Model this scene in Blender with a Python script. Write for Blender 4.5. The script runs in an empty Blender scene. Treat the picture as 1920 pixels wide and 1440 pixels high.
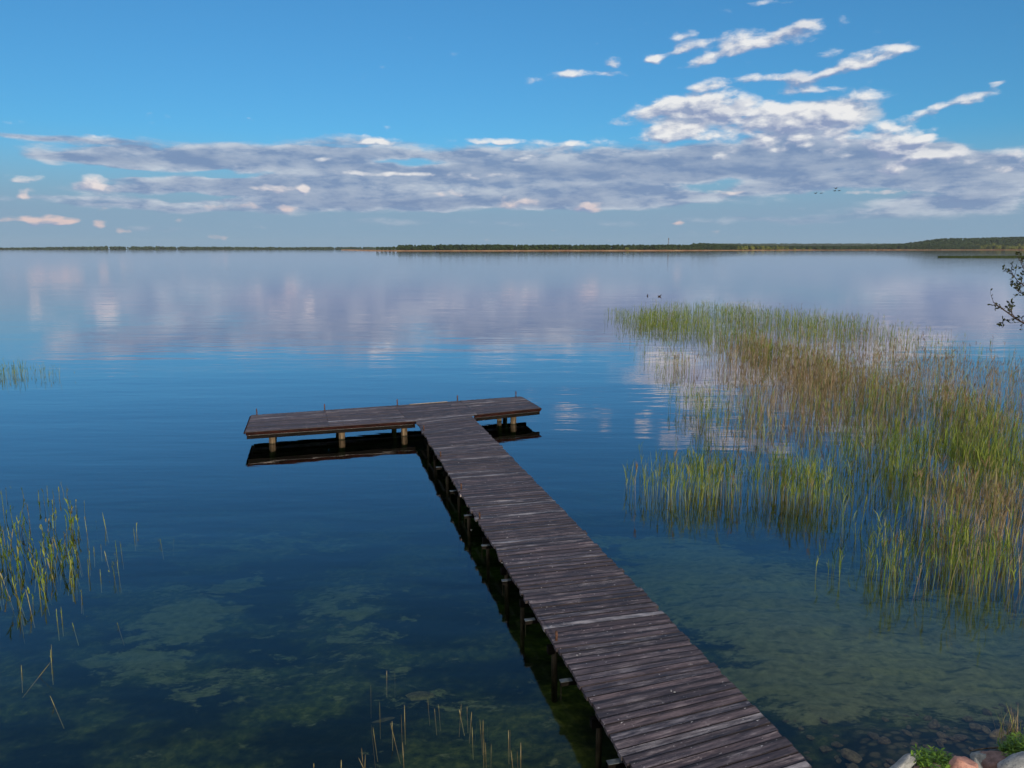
import bpy, bmesh, math, random
import numpy as np
from mathutils import Vector, Matrix, noise as mnoise
random.seed(7); RNG = np.random.default_rng(11)
SC = bpy.context.scene; COL = SC.collection
R = math.radians
# ------------------------------------------------------------------ camera
H = 5.5; F = 1440.0; PITCH = math.atan((720-466.5)/F)
cP, sP = math.cos(PITCH), math.sin(PITCH)
cam = bpy.data.cameras.new('camera'); cam.sensor_width = 36; cam.lens = 27.0
cam.clip_start = .05; cam.clip_end = 60000
co = bpy.data.objects.new('camera', cam); COL.objects.link(co)
co.location = (0, 0, H); co.rotation_euler = (math.pi/2-PITCH, 0, 0)
SC.camera = co

def ray(px, py):
    u = (px-960)/F; v = (py-720)/F
    return Vector((u, cP-v*sP, -(sP+v*cP)))
def G(px, py, z=0.0):
    """world point at height z seen at a place in the photograph"""
    d = ray(px, py); t = (z-H)/d.z
    return Vector((0, 0, H))+d*t
def proj(x, y, z=0.0):
    """photo position of world points (numpy)"""
    w = z-H; dep = y*cP-w*sP; up = y*sP+w*cP
    return 960+F*x/dep, 720-F*up/dep
def AE(px, py):
    d = ray(px, py).normalized()
    return math.degrees(math.atan2(d.x, d.y)), math.degrees(math.asin(d.z))

# ------------------------------------------------------------------ node helpers
class NT:
    def __init__(s, nt): s.nt = nt; s.n = nt.nodes; s.l = nt.links
    def new(s, t, **kw):
        n = s.n.new(t)
        for k, v in kw.items(): setattr(n, k, v)
        return n
    def set(s, sock, v):
        if isinstance(v, bpy.types.NodeSocket): s.l.new(v, sock)
        elif v is not None:
            if hasattr(sock.default_value, '__len__') and not hasattr(v, '__len__'): v = (v,)*len(sock.default_value)
            if hasattr(v, '__len__') and len(v) == 3 and len(sock.default_value) == 4: v = (*v, 1)
            sock.default_value = v
    def math(s, op, a, b=None, c=None, clamp=False):
        n = s.new('ShaderNodeMath', operation=op, use_clamp=clamp)
        s.set(n.inputs[0], a); s.set(n.inputs[1], b)
        if c is not None: s.set(n.inputs[2], c)
        return n.outputs[0]
    def vm(s, op, a, b=None, c=None):
        n = s.new('ShaderNodeVectorMath', operation=op)
        s.set(n.inputs[0], a)
        if b is not None:
            if op == 'SCALE': s.set(n.inputs['Scale'], b)
            else: s.set(n.inputs[1], b)
        if c is not None: s.set(n.inputs[2], c)
        return n.outputs['Value'] if op in ('LENGTH', 'DOT_PRODUCT', 'DISTANCE') else n.outputs[0]
    def noise(s, vec, scale=1, detail=4, rough=.55, dist=0, color=False, dim='3D'):
        n = s.new('ShaderNodeTexNoise', noise_dimensions=dim)
        s.set(n.inputs['Vector'], vec); s.set(n.inputs['Scale'], scale); s.set(n.inputs['Detail'], detail)
        s.set(n.inputs['Roughness'], rough); s.set(n.inputs['Distortion'], dist)
        return n.outputs['Color' if color else 'Fac']
    def mr(s, v, a, b, c=0, d=1, smooth=True):
        n = s.new('ShaderNodeMapRange', interpolation_type='SMOOTHSTEP' if smooth else 'LINEAR')
        for i, q in enumerate((v, a, b, c, d)): s.set(n.inputs[i], q)
        return n.outputs[0]
    def mix(s, f, a, b, blend='MIX'):
        n = s.new('ShaderNodeMix', data_type='RGBA', blend_type=blend, clamp_factor=True)
        s.set(n.inputs[0], f); s.set(n.inputs[6], a); s.set(n.inputs[7], b)
        return n.outputs[2]
    def ramp(s, f, pts):
        n = s.new('ShaderNodeValToRGB'); cr = n.color_ramp
        while len(cr.elements) < len(pts): cr.elements.new(.5)
        for e, (p, c) in zip(cr.elements, pts): e.position = p; e.color = (*c, 1)
        s.set(n.inputs[0], f); return n.outputs[0]
    def comb(s, x, y, z=0):
        n = s.new('ShaderNodeCombineXYZ')
        for i, q in enumerate((x, y, z)): s.set(n.inputs[i], q)
        return n.outputs[0]
    def sep(s, v):
        n = s.new('ShaderNodeSeparateXYZ'); s.set(n.inputs[0], v); return n.outputs
    def mapping(s, v, scale=(1, 1, 1), loc=(0, 0, 0), rot=(0, 0, 0), vt='POINT'):
        n = s.new('ShaderNodeMapping', vector_type=vt)
        s.set(n.inputs[0], v); n.inputs['Location'].default_value = loc
        n.inputs['Rotation'].default_value = rot; n.inputs['Scale'].default_value = scale
        return n.outputs[0]
    def attr(s, name, out='Fac'):
        n = s.new('ShaderNodeAttribute', attribute_name=name); return n.outputs[out]

def material(name, fn, rough=.8, spec=.3):
    m = bpy.data.materials.new(name); m.use_nodes = True
    t = NT(m.node_tree); b = t.n['Principled BSDF']
    b.inputs['Roughness'].default_value = rough; b.inputs['Specular IOR Level'].default_value = spec
    fn(t, b); return m
def bump(t, b, h, strength=.5, dist=.01):
    n = t.new('ShaderNodeBump'); n.inputs['Strength'].default_value = strength
    n.inputs['Distance'].default_value = dist; t.l.new(h, n.inputs['Height'])
    t.l.new(n.outputs[0], b.inputs['Normal'])
def pos(t): return t.new('ShaderNodeNewGeometry').outputs['Position']
def objc(t): return t.new('ShaderNodeTexCoord').outputs['Object']

# ------------------------------------------------------------------ world: Nishita sky + clouds
SUN_EL, SUN_AZ = 11.0, 165.0
world = bpy.data.worlds.new('World'); SC.world = world; world.use_nodes = True
W = NT(world.node_tree); W.n.clear()
STR = .1
def blobs(t, P, lst):
    """sum of soft ellipses in azimuth/elevation degrees; tilted ones use one shared tilted frame"""
    acc = None; tilt = R(10); Pr = None
    for cx, cy, rx, ry, rot, amp in lst:
        a, e = AE(cx, cy); a1, e1 = AE(cx+rx, cy); _, e2 = AE(cx, cy-ry)
        ra, re = max(abs(a1-a), .02), max(abs(e2-e), .02); q = P
        if rot > 7:
            if Pr is None: Pr = t.mapping(P, rot=(0, 0, -tilt))
            q = Pr; a, e = a*math.cos(tilt)+e*math.sin(tilt), -a*math.sin(tilt)+e*math.cos(tilt)
        m = t.vm('MULTIPLY_ADD', q, (1/ra, 1/re, 0), (-a/ra, -e/re, 0))
        v = t.mr(t.vm('LENGTH', m), 1.35, .15, 0, amp)
        acc = v if acc is None else t.math('ADD', acc, v)
    return acc
BAND = [(900, 418, 620, 14, 0, .5), (1560, 410, 420, 16, 0, .55), (280, 428, 320, 11, 0, .5), (1250, 440, 500, 9, 0, .42), (1450, 225, 260, 40, 0, .5), (1700, 290, 150, 40, 0, .7), (150, 300, 120, 14, 0, .7), (1010, 305, 560, 42, 0, 1.1), (480, 290, 420, 30, 3, .85), (1450, 315, 420, 55, 0, 1.1), (110, 262, 150, 8, 0, .6), (420, 345, 330, 26, 0, .75), (700, 372, 420, 18, 0, .5), (330, 392, 260, 9, 0, .5), (1480, 290, 230, 40, 0, .6),
        (820, 345, 620, 40, 0, .95), (1180, 368, 330, 26, 0, .8), (300, 300, 210, 22, 0, .8), (1850, 335, 260, 58, 0, 1.2),
        (1000, 385, 420, 14, 0, .7), (120, 375, 260, 14, 0, .6), (560, 385, 400, 20, 0, .75), (1750, 385, 260, 22, 0, .75),
        (200, 355, 150, 12, 0, .55), (1560, 345, 200, 18, 0, .6), (640, 262, 200, 12, 0, .5), (1290, 215, 120, 40, 12, .8), (1540, 225, 160, 45, 8, .8),
        (760, 303, 85, 12, 0, -1.2), (420, 322, 80, 8, 4, -1.0), (350, 366, 120, 9, 0, -.9), (1320, 348, 120, 14, 2, -1.1),
        (250, 322, 110, 9, 0, -.7), (60, 330, 90, 25, 0, -.5), (1180, 340, 110, 9, 0, -.35)]
CUM = [(700, 268, 60, 7, 0, .8), (930, 266, 70, 9, 0, .55), (1040, 272, 60, 9, 0, .6), (610, 300, 70, 6, 0, .6), (1760, 290, 60, 12, 0, .85), (1000, 300, 80, 8, 0, .5), (1180, 330, 70, 7, 0, .5), (330, 350, 40, 6, 0, .5), (1330, 232, 110, 48, 0, .95), (1245, 248, 60, 22, 0, .9), (1450, 250, 90, 45, 0, .9), (1575, 248, 95, 50, 0, 1.0), (1690, 272, 70, 56, 0, 1.3), (1668, 318, 26, 18, 0, .9),
       (1290, 190, 110, 26, 8, .9), (1420, 200, 130, 30, 0, .8), (1605, 192, 80, 30, 12, .95), (1500, 215, 90, 30, 0, .8), (1200, 215, 75, 18, 8, .8), (1740, 262, 30, 8, 0, .8),
       (1375, 80, 82, 30, 14, .95), (1490, 66, 110, 20, 12, .85), (1290, 88, 50, 12, 18, .7), (1222, 110, 26, 12, 0, .95), (1277, 70, 36, 14, 12, .85), (1250, 105, 40, 10, 14, .6),
       (1320, 115, 60, 12, 14, .8), (1640, 104, 110, 17, 14, .9), (1585, 130, 100, 11, 8, .8), (1085, 139, 95, 13, 0, .9), (1152, 118, 26, 11, 0, .7), (1505, 45, 50, 12, 14, .7),
       (1810, 188, 80, 13, 8, .95), (1735, 206, 44, 11, 8, .75), (1490, 143, 60, 18, 0, .85), (1420, 146, 50, 13, 0, .8), (1525, 165, 80, 12, 0, .8), (1330, 155, 55, 13, 8, .8), (1550, 100, 34, 12, 0, .7),
       (858, 102, 24, 9, 8, .62), (1900, 60, 40, 12, 10, .45), (1000, 150, 30, 9, 0, .5), (1870, 158, 24, 8, 0, .7), (1360, 20, 24, 8, 8, .6), (1440, 5, 50, 8, 0, .6),
       (170, 345, 46, 20, 0, 1.2), (46, 338, 46, 11, 0, 1.0), (45, 366, 24, 12, 0, 1.0), (55, 412, 85, 15, 0, 1.0), (128, 418, 28, 10, 0, .85), (183, 421, 17, 11, 0, .85),
       (512, 352, 66, 10, 0, .9), (570, 355, 17, 13, 0, .95), (537, 393, 27, 12, 0, 1.0), (440, 386, 66, 9, 0, .75), (1098, 389, 40, 14, 0, 1.05), (975, 383, 70, 14, 0, .85), (838, 362, 56, 10, 0, .8),
       (425, 447, 28, 8, 0, .75), (1850, 292, 150, 18, 0, .8), (1900, 315, 70, 16, 0, .7), (1362, 361, 70, 6, 0, .85), (790, 262, 300, 9, 0, .42), (1230, 292, 44, 12, 0, .6), (1355, 290, 30, 13, 0, .85),
       (1600, 362, 150, 8, 0, .6), (1275, 419, 14, 6, 0, .7), (230, 435, 30, 6, 0, .55), (700, 325, 110, 8, 0, .6), (1120, 266, 190, 11, 0, .45), (860, 330, 200, 9, 0, .55), (170, 255, 60, 9, 0, .45)]
def K(r, g, b):  # display colour -> linear / world strength
    f = lambda c: ((c/255+.055)/1.055)**2.4 if c > 10 else c/255/12.92
    return (f(r)/STR, f(g)/STR, f(b)/STR)
D = W.vm('NORMALIZE', W.new('ShaderNodeTexCoord').outputs['Generated'])
dx, dy, dz = W.sep(D)
az = W.math('DEGREES', W.math('ARCTAN2', dx, dy)); el = W.math('DEGREES', W.math('ARCSINE', dz))
P = W.comb(az, el, 0)
sky = W.new('ShaderNodeTexSky', sky_type='NISHITA'); sky.sun_disc = False
sky.sun_elevation = R(SUN_EL); sky.sun_rotation = R(SUN_AZ)
sky.air_density = 1.0; sky.dust_density = .3; sky.ozone_density = 2.5; sky.altitude = 200
gm = W.new('ShaderNodeGamma'); W.l.new(sky.outputs[0], gm.inputs[0]); gm.inputs[1].default_value = .80
skc = W.mix(1, gm.outputs[0], (.47, 1.20, 1.76), 'MULTIPLY')
hz = W.mr(el, 8.2, 2.0, 0, .95)                       # low haze towards the horizon
clear = W.mix(hz, skc, K(134, 162, 188))
def blobs_in(lst, zone, ma, me):
    out = []
    for b in lst:
        a, e = AE(b[0], b[1]); a1, _ = AE(b[0]+b[2], b[1]); _, e1 = AE(b[0], b[1]-b[3])
        ra, re = abs(a1-a)*1.36+ma, abs(e1-e)*1.36+me
        if b[4] > 7: re += abs(a1-a)*.26
        if a+ra > zone[0] and a-ra < zone[1] and e+re > zone[2] and e-re < zone[3]: out.append(b)
    return out
def field(P, lst, nscale, detail, rough, warp, gain, thr, off, full, puff=0):
    """cloud density at P and its difference towards the sun"""
    def one(P, mask=True):
        q = W.vm('MULTIPLY', P, nscale)
        wn = W.vm('SUBTRACT', W.noise(q, .8, 2, .6, color=True), (.5, .5, .5))
        n = W.math('MULTIPLY', W.math('SUBTRACT', W.noise(W.vm('ADD', q, W.vm('SCALE', wn, .5)), 1, detail, rough), .5), gain)
        if puff:   # rounded heads of heap cloud
            v = W.new('ShaderNodeTexVoronoi', feature='SMOOTH_F1'); v.inputs['Smoothness'].default_value = .35; v.inputs['Scale'].default_value = 1.35
            W.l.new(W.vm('ADD', q, W.vm('SCALE', wn, .35)), v.inputs['Vector']); n = W.math('ADD', n, W.math('MULTIPLY', W.math('SUBTRACT', .42, v.outputs['Distance']), puff))
        if not mask: return n, n
        M = blobs(W, W.vm('ADD', P, W.vm('MULTIPLY', wn, warp)), lst)
        return W.math('ADD', W.math('SUBTRACT', M, thr), n), n
    d, n = one(P); d2, n2 = one(W.vm('ADD', P, off), full)
    return d, W.math('SUBTRACT', d if full else n, d2 if full else n2)
def zone_sky(zone):
    global W
    top = W; g = bpy.data.node_groups.new('sky_zone', 'ShaderNodeTree')
    g.interface.new_socket('P', in_out='INPUT', socket_type='NodeSocketVector')
    g.interface.new_socket('E', in_out='INPUT', socket_type='NodeSocketFloat')
    g.interface.new_socket('C', in_out='INPUT', socket_type='NodeSocketColor')
    g.interface.new_socket('O', in_out='OUTPUT', socket_type='NodeSocketColor')
    W = NT(g); gi = W.new('NodeGroupInput'); go = W.new('NodeGroupOutput'); P, el, c = gi.outputs[0], gi.outputs[1], gi.outputs[2]
    A = blobs_in(BAND, zone, 2.0, .4)
    if A:
        dA, lA = field(P, A, (.27, .95, 1), 8, .62, (5, 1.1, 0), 1.45, .40, (1.0, .45, 0), False)
        litA = W.math('ADD', .46, W.math('MULTIPLY', lA, 2.5), clamp=True)
        colA = W.mix(litA, K(126, 149, 184), K(196, 205, 217))
        colA = W.mix(W.mr(dA, .45, 1.3, 0, .6), colA, K(116, 139, 176))
        colA = W.mix(W.mr(el, 3.4, 1.0, 0, .6), colA, K(130, 155, 182))
        c = W.mix(W.mr(dA, -.05, .6, 0, .95), c, colA)
    B = blobs_in(CUM, zone, .8, .4)
    if B:
        dB, lB = field(P, B, (.60, 1.25, 1), 7, .60, (1.5, .7, 0), 2.0, .42, (.36, .34, 0), True, .75 if zone[2] < 8 else .3)
        litB = W.math('ADD', .50, W.math('MULTIPLY', lB, 1.15), clamp=True)
        litB = W.math('ADD', litB, W.math('MULTIPLY', W.math('SUBTRACT', W.noise(W.vm('MULTIPLY', P, (.22, .6, 1)), 1, 3, .5), .52), 1.3), clamp=True)
        warm = W.mix(W.mr(el, 6, 1.5), K(238, 238, 238), K(222, 200, 198))
        c = W.mix(W.math('MULTIPLY', W.mr(dB, -.12, .75), .96), c, W.mix(litB, K(140, 156, 190), warm))
    W.l.new(c, go.inputs[0]); W = top
    gn = W.new('ShaderNodeGroup'); gn.node_tree = g
    for q, v in enumerate((globals()['P'], globals()['el'], clear)): W.l.new(v, gn.inputs[q])
    bg = W.new('ShaderNodeBackground'); bg.inputs['Strength'].default_value = STR
    W.l.new(gn.outputs[0], bg.inputs['Color']); return bg.outputs[0]
def msh(f, a, b):
    n = W.new('ShaderNodeMixShader'); W.l.new(f, n.inputs[0]); W.l.new(a, n.inputs[1]); W.l.new(b, n.inputs[2]); return n.outputs[0]
AZC = (-44, -14, 8, 24, 46); ELC = (-.5, 4.3, 8.9, 19)
rows = []
for e0, e1 in zip(ELC[:-1], ELC[1:]):
    cur = None
    for a0, a1 in zip(AZC[:-1], AZC[1:]):
        z = zone_sky((a0, a1, e0, e1))
        cur = z if cur is None else msh(W.math('GREATER_THAN', az, a0), cur, z)
    rows.append(cur)
cur = rows[0]
for e0, r_ in zip(ELC[1:3], rows[1:]): cur = msh(W.math('GREATER_THAN', el, e0), cur, r_)
fill_veil = W.math('MAXIMUM', W.mr(el, 46, 66), W.math('MULTIPLY', W.mr(W.math('ABSOLUTE', az), 62, 95), W.mr(el, 0, 6)))  # unseen bright cover overhead and behind, added for neutral fill light
fill_veil = W.math('MULTIPLY', fill_veil, W.mr(W.noise(W.vm('MULTIPLY', D, (1.5, 1.5, 2.2)), 1.4, 2, .5), .3, .5, .45, .95))
bg0 = W.new('ShaderNodeBackground'); bg0.inputs['Strength'].default_value = STR; W.l.new(W.mix(fill_veil, clear, K(222, 216, 208)), bg0.inputs['Color'])
inside = W.math('MULTIPLY', W.math('MULTIPLY', W.math('LESS_THAN', W.math('ABSOLUTE', az), 45), W.math('LESS_THAN', el, 19)), W.math('GREATER_THAN', el, -.3))
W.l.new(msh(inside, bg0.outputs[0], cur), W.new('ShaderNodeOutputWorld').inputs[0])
# ------------------------------------------------------------------ sun
sl = bpy.data.lights.new('sun', 'SUN'); sl.energy = 4.0; sl.angle = R(.6); sl.color = (1, .83, .62)
so = bpy.data.objects.new('sun', sl); COL.objects.link(so); so.location = (20, -10, 20)
sd = Vector((math.cos(R(SUN_EL))*math.sin(R(SUN_AZ)), math.cos(R(SUN_EL))*math.cos(R(SUN_AZ)), math.sin(R(SUN_EL))))
so.rotation_euler = sd.to_track_quat('Z', 'Y').to_euler()
SC.view_settings.view_transform = 'Standard'; SC.view_settings.look = 'None'
SC.view_settings.exposure = 0; SC.view_settings.gamma = 1
SC.cycles.max_bounces = 8; SC.cycles.transparent_max_bounces = 16; SC.cycles.volume_bounces = 0
SC.cycles.caustics_reflective = False; SC.cycles.caustics_refractive = False
world.cycles.sampling_method = 'MANUAL'; world.cycles.sample_map_resolution = 512

# ------------------------------------------------------------------ object helpers
def tag(o, label=None, cat=None, group=None, kind=None):
    for k, v in (('label', label), ('category', cat), ('group', group), ('kind', kind)):
        if v: o[k] = v
    return o
def link(name, me, mat=None, parent=None):
    o = bpy.data.objects.new(name, me); COL.objects.link(o)
    if me is not None and mat is not None:
        for m in (mat if isinstance(mat, (list, tuple)) else [mat]): me.materials.append(m)
    if parent: o.parent = parent
    return o
def empty(name, loc, rz=0):
    o = bpy.data.objects.new(name, None); COL.objects.link(o); o.location = loc; o.rotation_euler.z = rz
    o.empty_display_size = .2; return o
def np_mesh(name, V, Q, attrs=None, smooth=False):
    """V [n,3], Q [m,k] faces all with k corners"""
    me = bpy.data.meshes.new(name); n, (m, k) = len(V), Q.shape
    me.vertices.add(n); me.vertices.foreach_set('co', np.ascontiguousarray(V, np.float32).ravel())
    me.loops.add(m*k); me.loops.foreach_set('vertex_index', np.ascontiguousarray(Q, np.int32).ravel())
    me.polygons.add(m); me.polygons.foreach_set('loop_start', np.arange(0, m*k, k, dtype=np.int32))
    if smooth: me.polygons.foreach_set('use_smooth', np.ones(m, bool))
    for a, arr in (attrs or {}).items():
        arr = np.asarray(arr, np.float32)
        if arr.ndim == 1: me.attributes.new(a, 'FLOAT', 'POINT').data.foreach_set('value', arr)
        else: me.attributes.new(a, 'FLOAT_VECTOR', 'POINT').data.foreach_set('vector', arr.ravel())
    me.update(calc_edges=True); return me
class MB:
    """collects shapes for one mesh"""
    def __init__(s): s.v = []; s.f = []; s.at = []; s.n = 0
    def add(s, vs, fs, a=(0, 0, 0)):
        s.v += [tuple(v) for v in vs]; s.f += [tuple(i+s.n for i in f) for f in fs]
        s.at += list(a) if isinstance(a, list) else [a]*len(vs); s.n = len(s.v)
    def hexa(s, bot, top, a=(0, 0, 0)):
        s.add(list(bot)+list(top), [(3, 2, 1, 0), (4, 5, 6, 7), (0, 1, 5, 4), (1, 2, 6, 5), (2, 3, 7, 6), (3, 0, 4, 7)], a)
    def beam(s, p, q, w, h, a=(0, 0, 0)):
        """box from p to q (top centre line), width w, height h"""
        p, q = Vector(p), Vector(q); d = (q-p).normalized(); n = Vector((-d.y, d.x, 0)).normalized()*w/2; up = Vector((0, 0, h))
        s.hexa([p-n-up, q-n-up, q+n-up, p+n-up], [p-n, q-n, q+n, p+n], a)
    def tube(s, pts, rad, seg=8, cap=True, a=(0, 0, 0), jit=0):
        pts = [Vector(p) for p in pts]; rings = []
        prev = None
        for i, p in enumerate(pts):
            d = (pts[min(i+1, len(pts)-1)]-pts[max(i-1, 0)]).normalized()
            if prev is None:
                x = d.orthogonal().normalized()
            else:
                x = (prev-d*prev.dot(d)).normalized()
            prev = x; y = d.cross(x); r = rad[i] if hasattr(rad, '__len__') else rad
            rx, ry = r if hasattr(r, '__len__') else (r, r)
            rings.append([p+x*math.cos(2*math.pi*k/seg)*rx*(1+jit*random.uniform(-1, 1))+y*math.sin(2*math.pi*k/seg)*ry*(1+jit*random.uniform(-1, 1)) for k in range(seg)])
        vs = [v for r in rings for v in r]; fs = []
        for i in range(len(pts)-1):
            for k in range(seg):
                fs.append((i*seg+k, i*seg+(k+1) % seg, (i+1)*seg+(k+1) % seg, (i+1)*seg+k))
        if cap:
            fs.append(tuple(reversed(range(seg)))); fs.append(tuple((len(pts)-1)*seg+k for k in range(seg)))
        s.add(vs, fs, a)
    def mesh(s, name, smooth=False):
        me = bpy.data.meshes.new(name); me.from_pydata(s.v, [], s.f)
        me.attributes.new('pa', 'FLOAT_VECTOR', 'POINT').data.foreach_set('vector', np.array(s.at, np.float32).ravel())
        if smooth: me.polygons.foreach_set('use_smooth', np.ones(len(me.polygons), bool))
        me.update(); return me
    def build(s, name, mat, parent=None, smooth=False): return link(name, s.mesh(name, smooth), mat, parent)
def fbm(x, y, s=1., o=4):
    return mnoise.fractal(Vector((x*s, y*s, 3.7)), .6, 2.1, o)

# ------------------------------------------------------------------ lake bed and bank (one sheet)
def sstep(a, b, x):
    t = np.clip((x-a)/(b-a), 0, 1); return t*t*(3-2*t)
def bed_z(x, y):
    """height of the ground: bank at the camera, lake bed in front"""
    # shoreline: y where the ground meets the water
    ys = 6.0+1.55*sstep(2.6, 4.4, x)-.9*sstep(0, -6, x)+.3*sstep(8, 16, x)
    d = y-ys
    depth_r = .18+.095*np.clip(d, 0, 60)       # gentle sandy right side
    depth_l = .32+.092*np.clip(d, 0, 60)
    w = sstep(-2.5, 3.2, x+.25*(y-8))
    dep = depth_l*(1-w)+depth_r*w
    dep = np.minimum(dep, 3.6)*sstep(-.2, 1.2, d)
    up = .13*np.clip(-d, 0, 3.2)+.02*np.clip(-d-3.2, 0, 12)
    return np.where(d < 0, up, -dep)
def axis(lo, hi, step, far):
    a = list(np.arange(lo, hi+1e-6, step)); s = step
    while a[-1] < far: s *= 1.35; a.append(min(a[-1]+s, far))
    s = step; b = []
    x = lo
    while x > -far: s *= 1.35; x = max(x-s, -far); b.append(x)
    return np.array(b[::-1]+a)
X = axis(-14, 16, .16, 7900); Y = axis(-2, 34, .16, 7900); Y = Y[Y > -300]
XX, YY = np.meshgrid(X, Y, indexing='xy')
ZZ = bed_z(XX, YY)
near = (np.abs(XX) < 40) & (YY < 80) & (YY > -30)
nz = np.zeros_like(ZZ); idx = np.argwhere(near)
for i, j in idx: nz[i, j] = fbm(XX[i, j], YY[i, j], .5, 5)
ZZ += nz*.10
ZZ[YY < -40] = .7
ny, nx = XX.shape
ii, jj = np.meshgrid(np.arange(ny-1), np.arange(nx-1), indexing='ij'); a = (ii*nx+jj).ravel()
Q = np.stack([a, a+1, a+nx+1, a+nx], 1)
def bedmat(t, b):
    p = pos(t); px_, py_, pz_ = t.sep(p)
    warp = t.vm('SCALE', t.vm('SUBTRACT', t.noise(p, 1.1, 4, .6, color=True), (.5, .5, .5)), 1.5)
    q = t.vm('ADD', p, warp)
    # bare sandy clearings among the weed (world places)
    acc = None
    for cx, cy, rx, ry, amp in [(440, 1108, 50, 26, 1), (330, 1120, 36, 16, .5), (350, 1195, 105, 55, 1), (250, 1290, 110, 36, .9), (300, 1010, 130, 30, .45),
                           (520, 1010, 160, 30, .5), (640, 1160, 110, 60, .5), (420, 1340, 200, 50, .5), (700, 1230, 100, 40, .45), (640, 1340, 200, 70, .25), (820, 1400, 200, 40, .35),
                           (1150, 985, 60, 14, .9), (1300, 1080, 170, 90, 1.0), (1600, 1200, 330, 150, 1.0), (1850, 1250, 250, 150, 1.0), (1500, 1330, 200, 70, .95), (1250, 1010, 120, 25, .8)]:
        z0 = -1.3 if cx < 1000 else -.8
        c = G(cx, cy, z0); c1_ = G(cx+rx, cy, z0); c2_ = G(cx, cy-ry, z0)
        m = t.mapping(q, loc=(c.x, c.y, 0), scale=(max(c1_.x-c.x, .1), max(c2_.y-c.y, .1), 1e6), vt='TEXTURE')
        v = t.mr(t.vm('LENGTH', m), 1.3, .5, 0, amp)
        acc = v if acc is None else t.math('MAXIMUM', acc, v)
    n1 = t.noise(t.mapping(p, (1, 1.6, 1), rot=(0, 0, .5)), 1.5, 9, .74)
    sand = t.mr(t.math('ADD', acc, t.math('MULTIPLY', t.math('SUBTRACT', n1, .5), 3.6)), .36, .68)
    n2 = t.noise(p, 7, 6, .65); n3 = t.noise(p, .6, 3, .5)
    weed = t.ramp(n2, [(.3, (.008, .016, .009)), (.52, (.035, .05, .022)), (.75, (.10, .11, .045))])
    scol = t.ramp(n2, [(.3, (.10, .105, .045)), (.5, (.19, .185, .09)), (.75, (.29, .27, .14))])
    scol = t.mix(t.mr(t.noise(t.mapping(p, (1, 2.6, 1)), 2.3, 6, .65), .54, .64, 0, .85), scol, (.06, .075, .035))
    weed = t.mix(t.mr(t.noise(t.mapping(p, (1, 1.5, 1)), .55, 4, .6), .42, .62), t.mix(.8, weed, (.006, .012, .012)), t.mix(1, weed, (1.9, 1.7, 1.1), 'MULTIPLY'))
    c = t.mix(sand, weed, scol)
    # pebbles and soil at the waterline and on the bank
    vor = t.new('ShaderNodeTexVoronoi'); t.l.new(p, vor.inputs['Vector']); vor.inputs['Scale'].default_value = 8.5
    peb = t.mix(.8, t.mix(vor.outputs['Distance'], (.28, .22, .15), (.05, .05, .04)), (.2, .19, .16), 'MULTIPLY')
    peb = t.mix(t.mr(vor.outputs['Distance'], .3, .62), t.mix(t.sep(vor.outputs['Color'])[0], (.05, .045, .022), (.17, .135, .07)), (.012, .014, .01))
    c = t.mix(t.mr(t.math('ADD', pz_, t.math('MULTIPLY', n3, .12)), -.27, -.12, 0, .7), c, peb)
    grass = t.ramp(n2, [(.3, (.02, .04, .01)), (.7, (.07, .10, .03))])
    c = t.mix(t.mr(pz_, .02, .12), c, grass)
    t.l.new(c, b.inputs['Base Color']); bump(t, b, n2, .6, .05)
M_bed = material('lake_bed', bedmat, .95, .1)
bed = link('lake_bed', np_mesh('lake_bed', np.stack([XX.ravel(), YY.ravel(), ZZ.ravel()], 1), Q, smooth=True), M_bed)
tag(bed, kind='structure')

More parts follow.
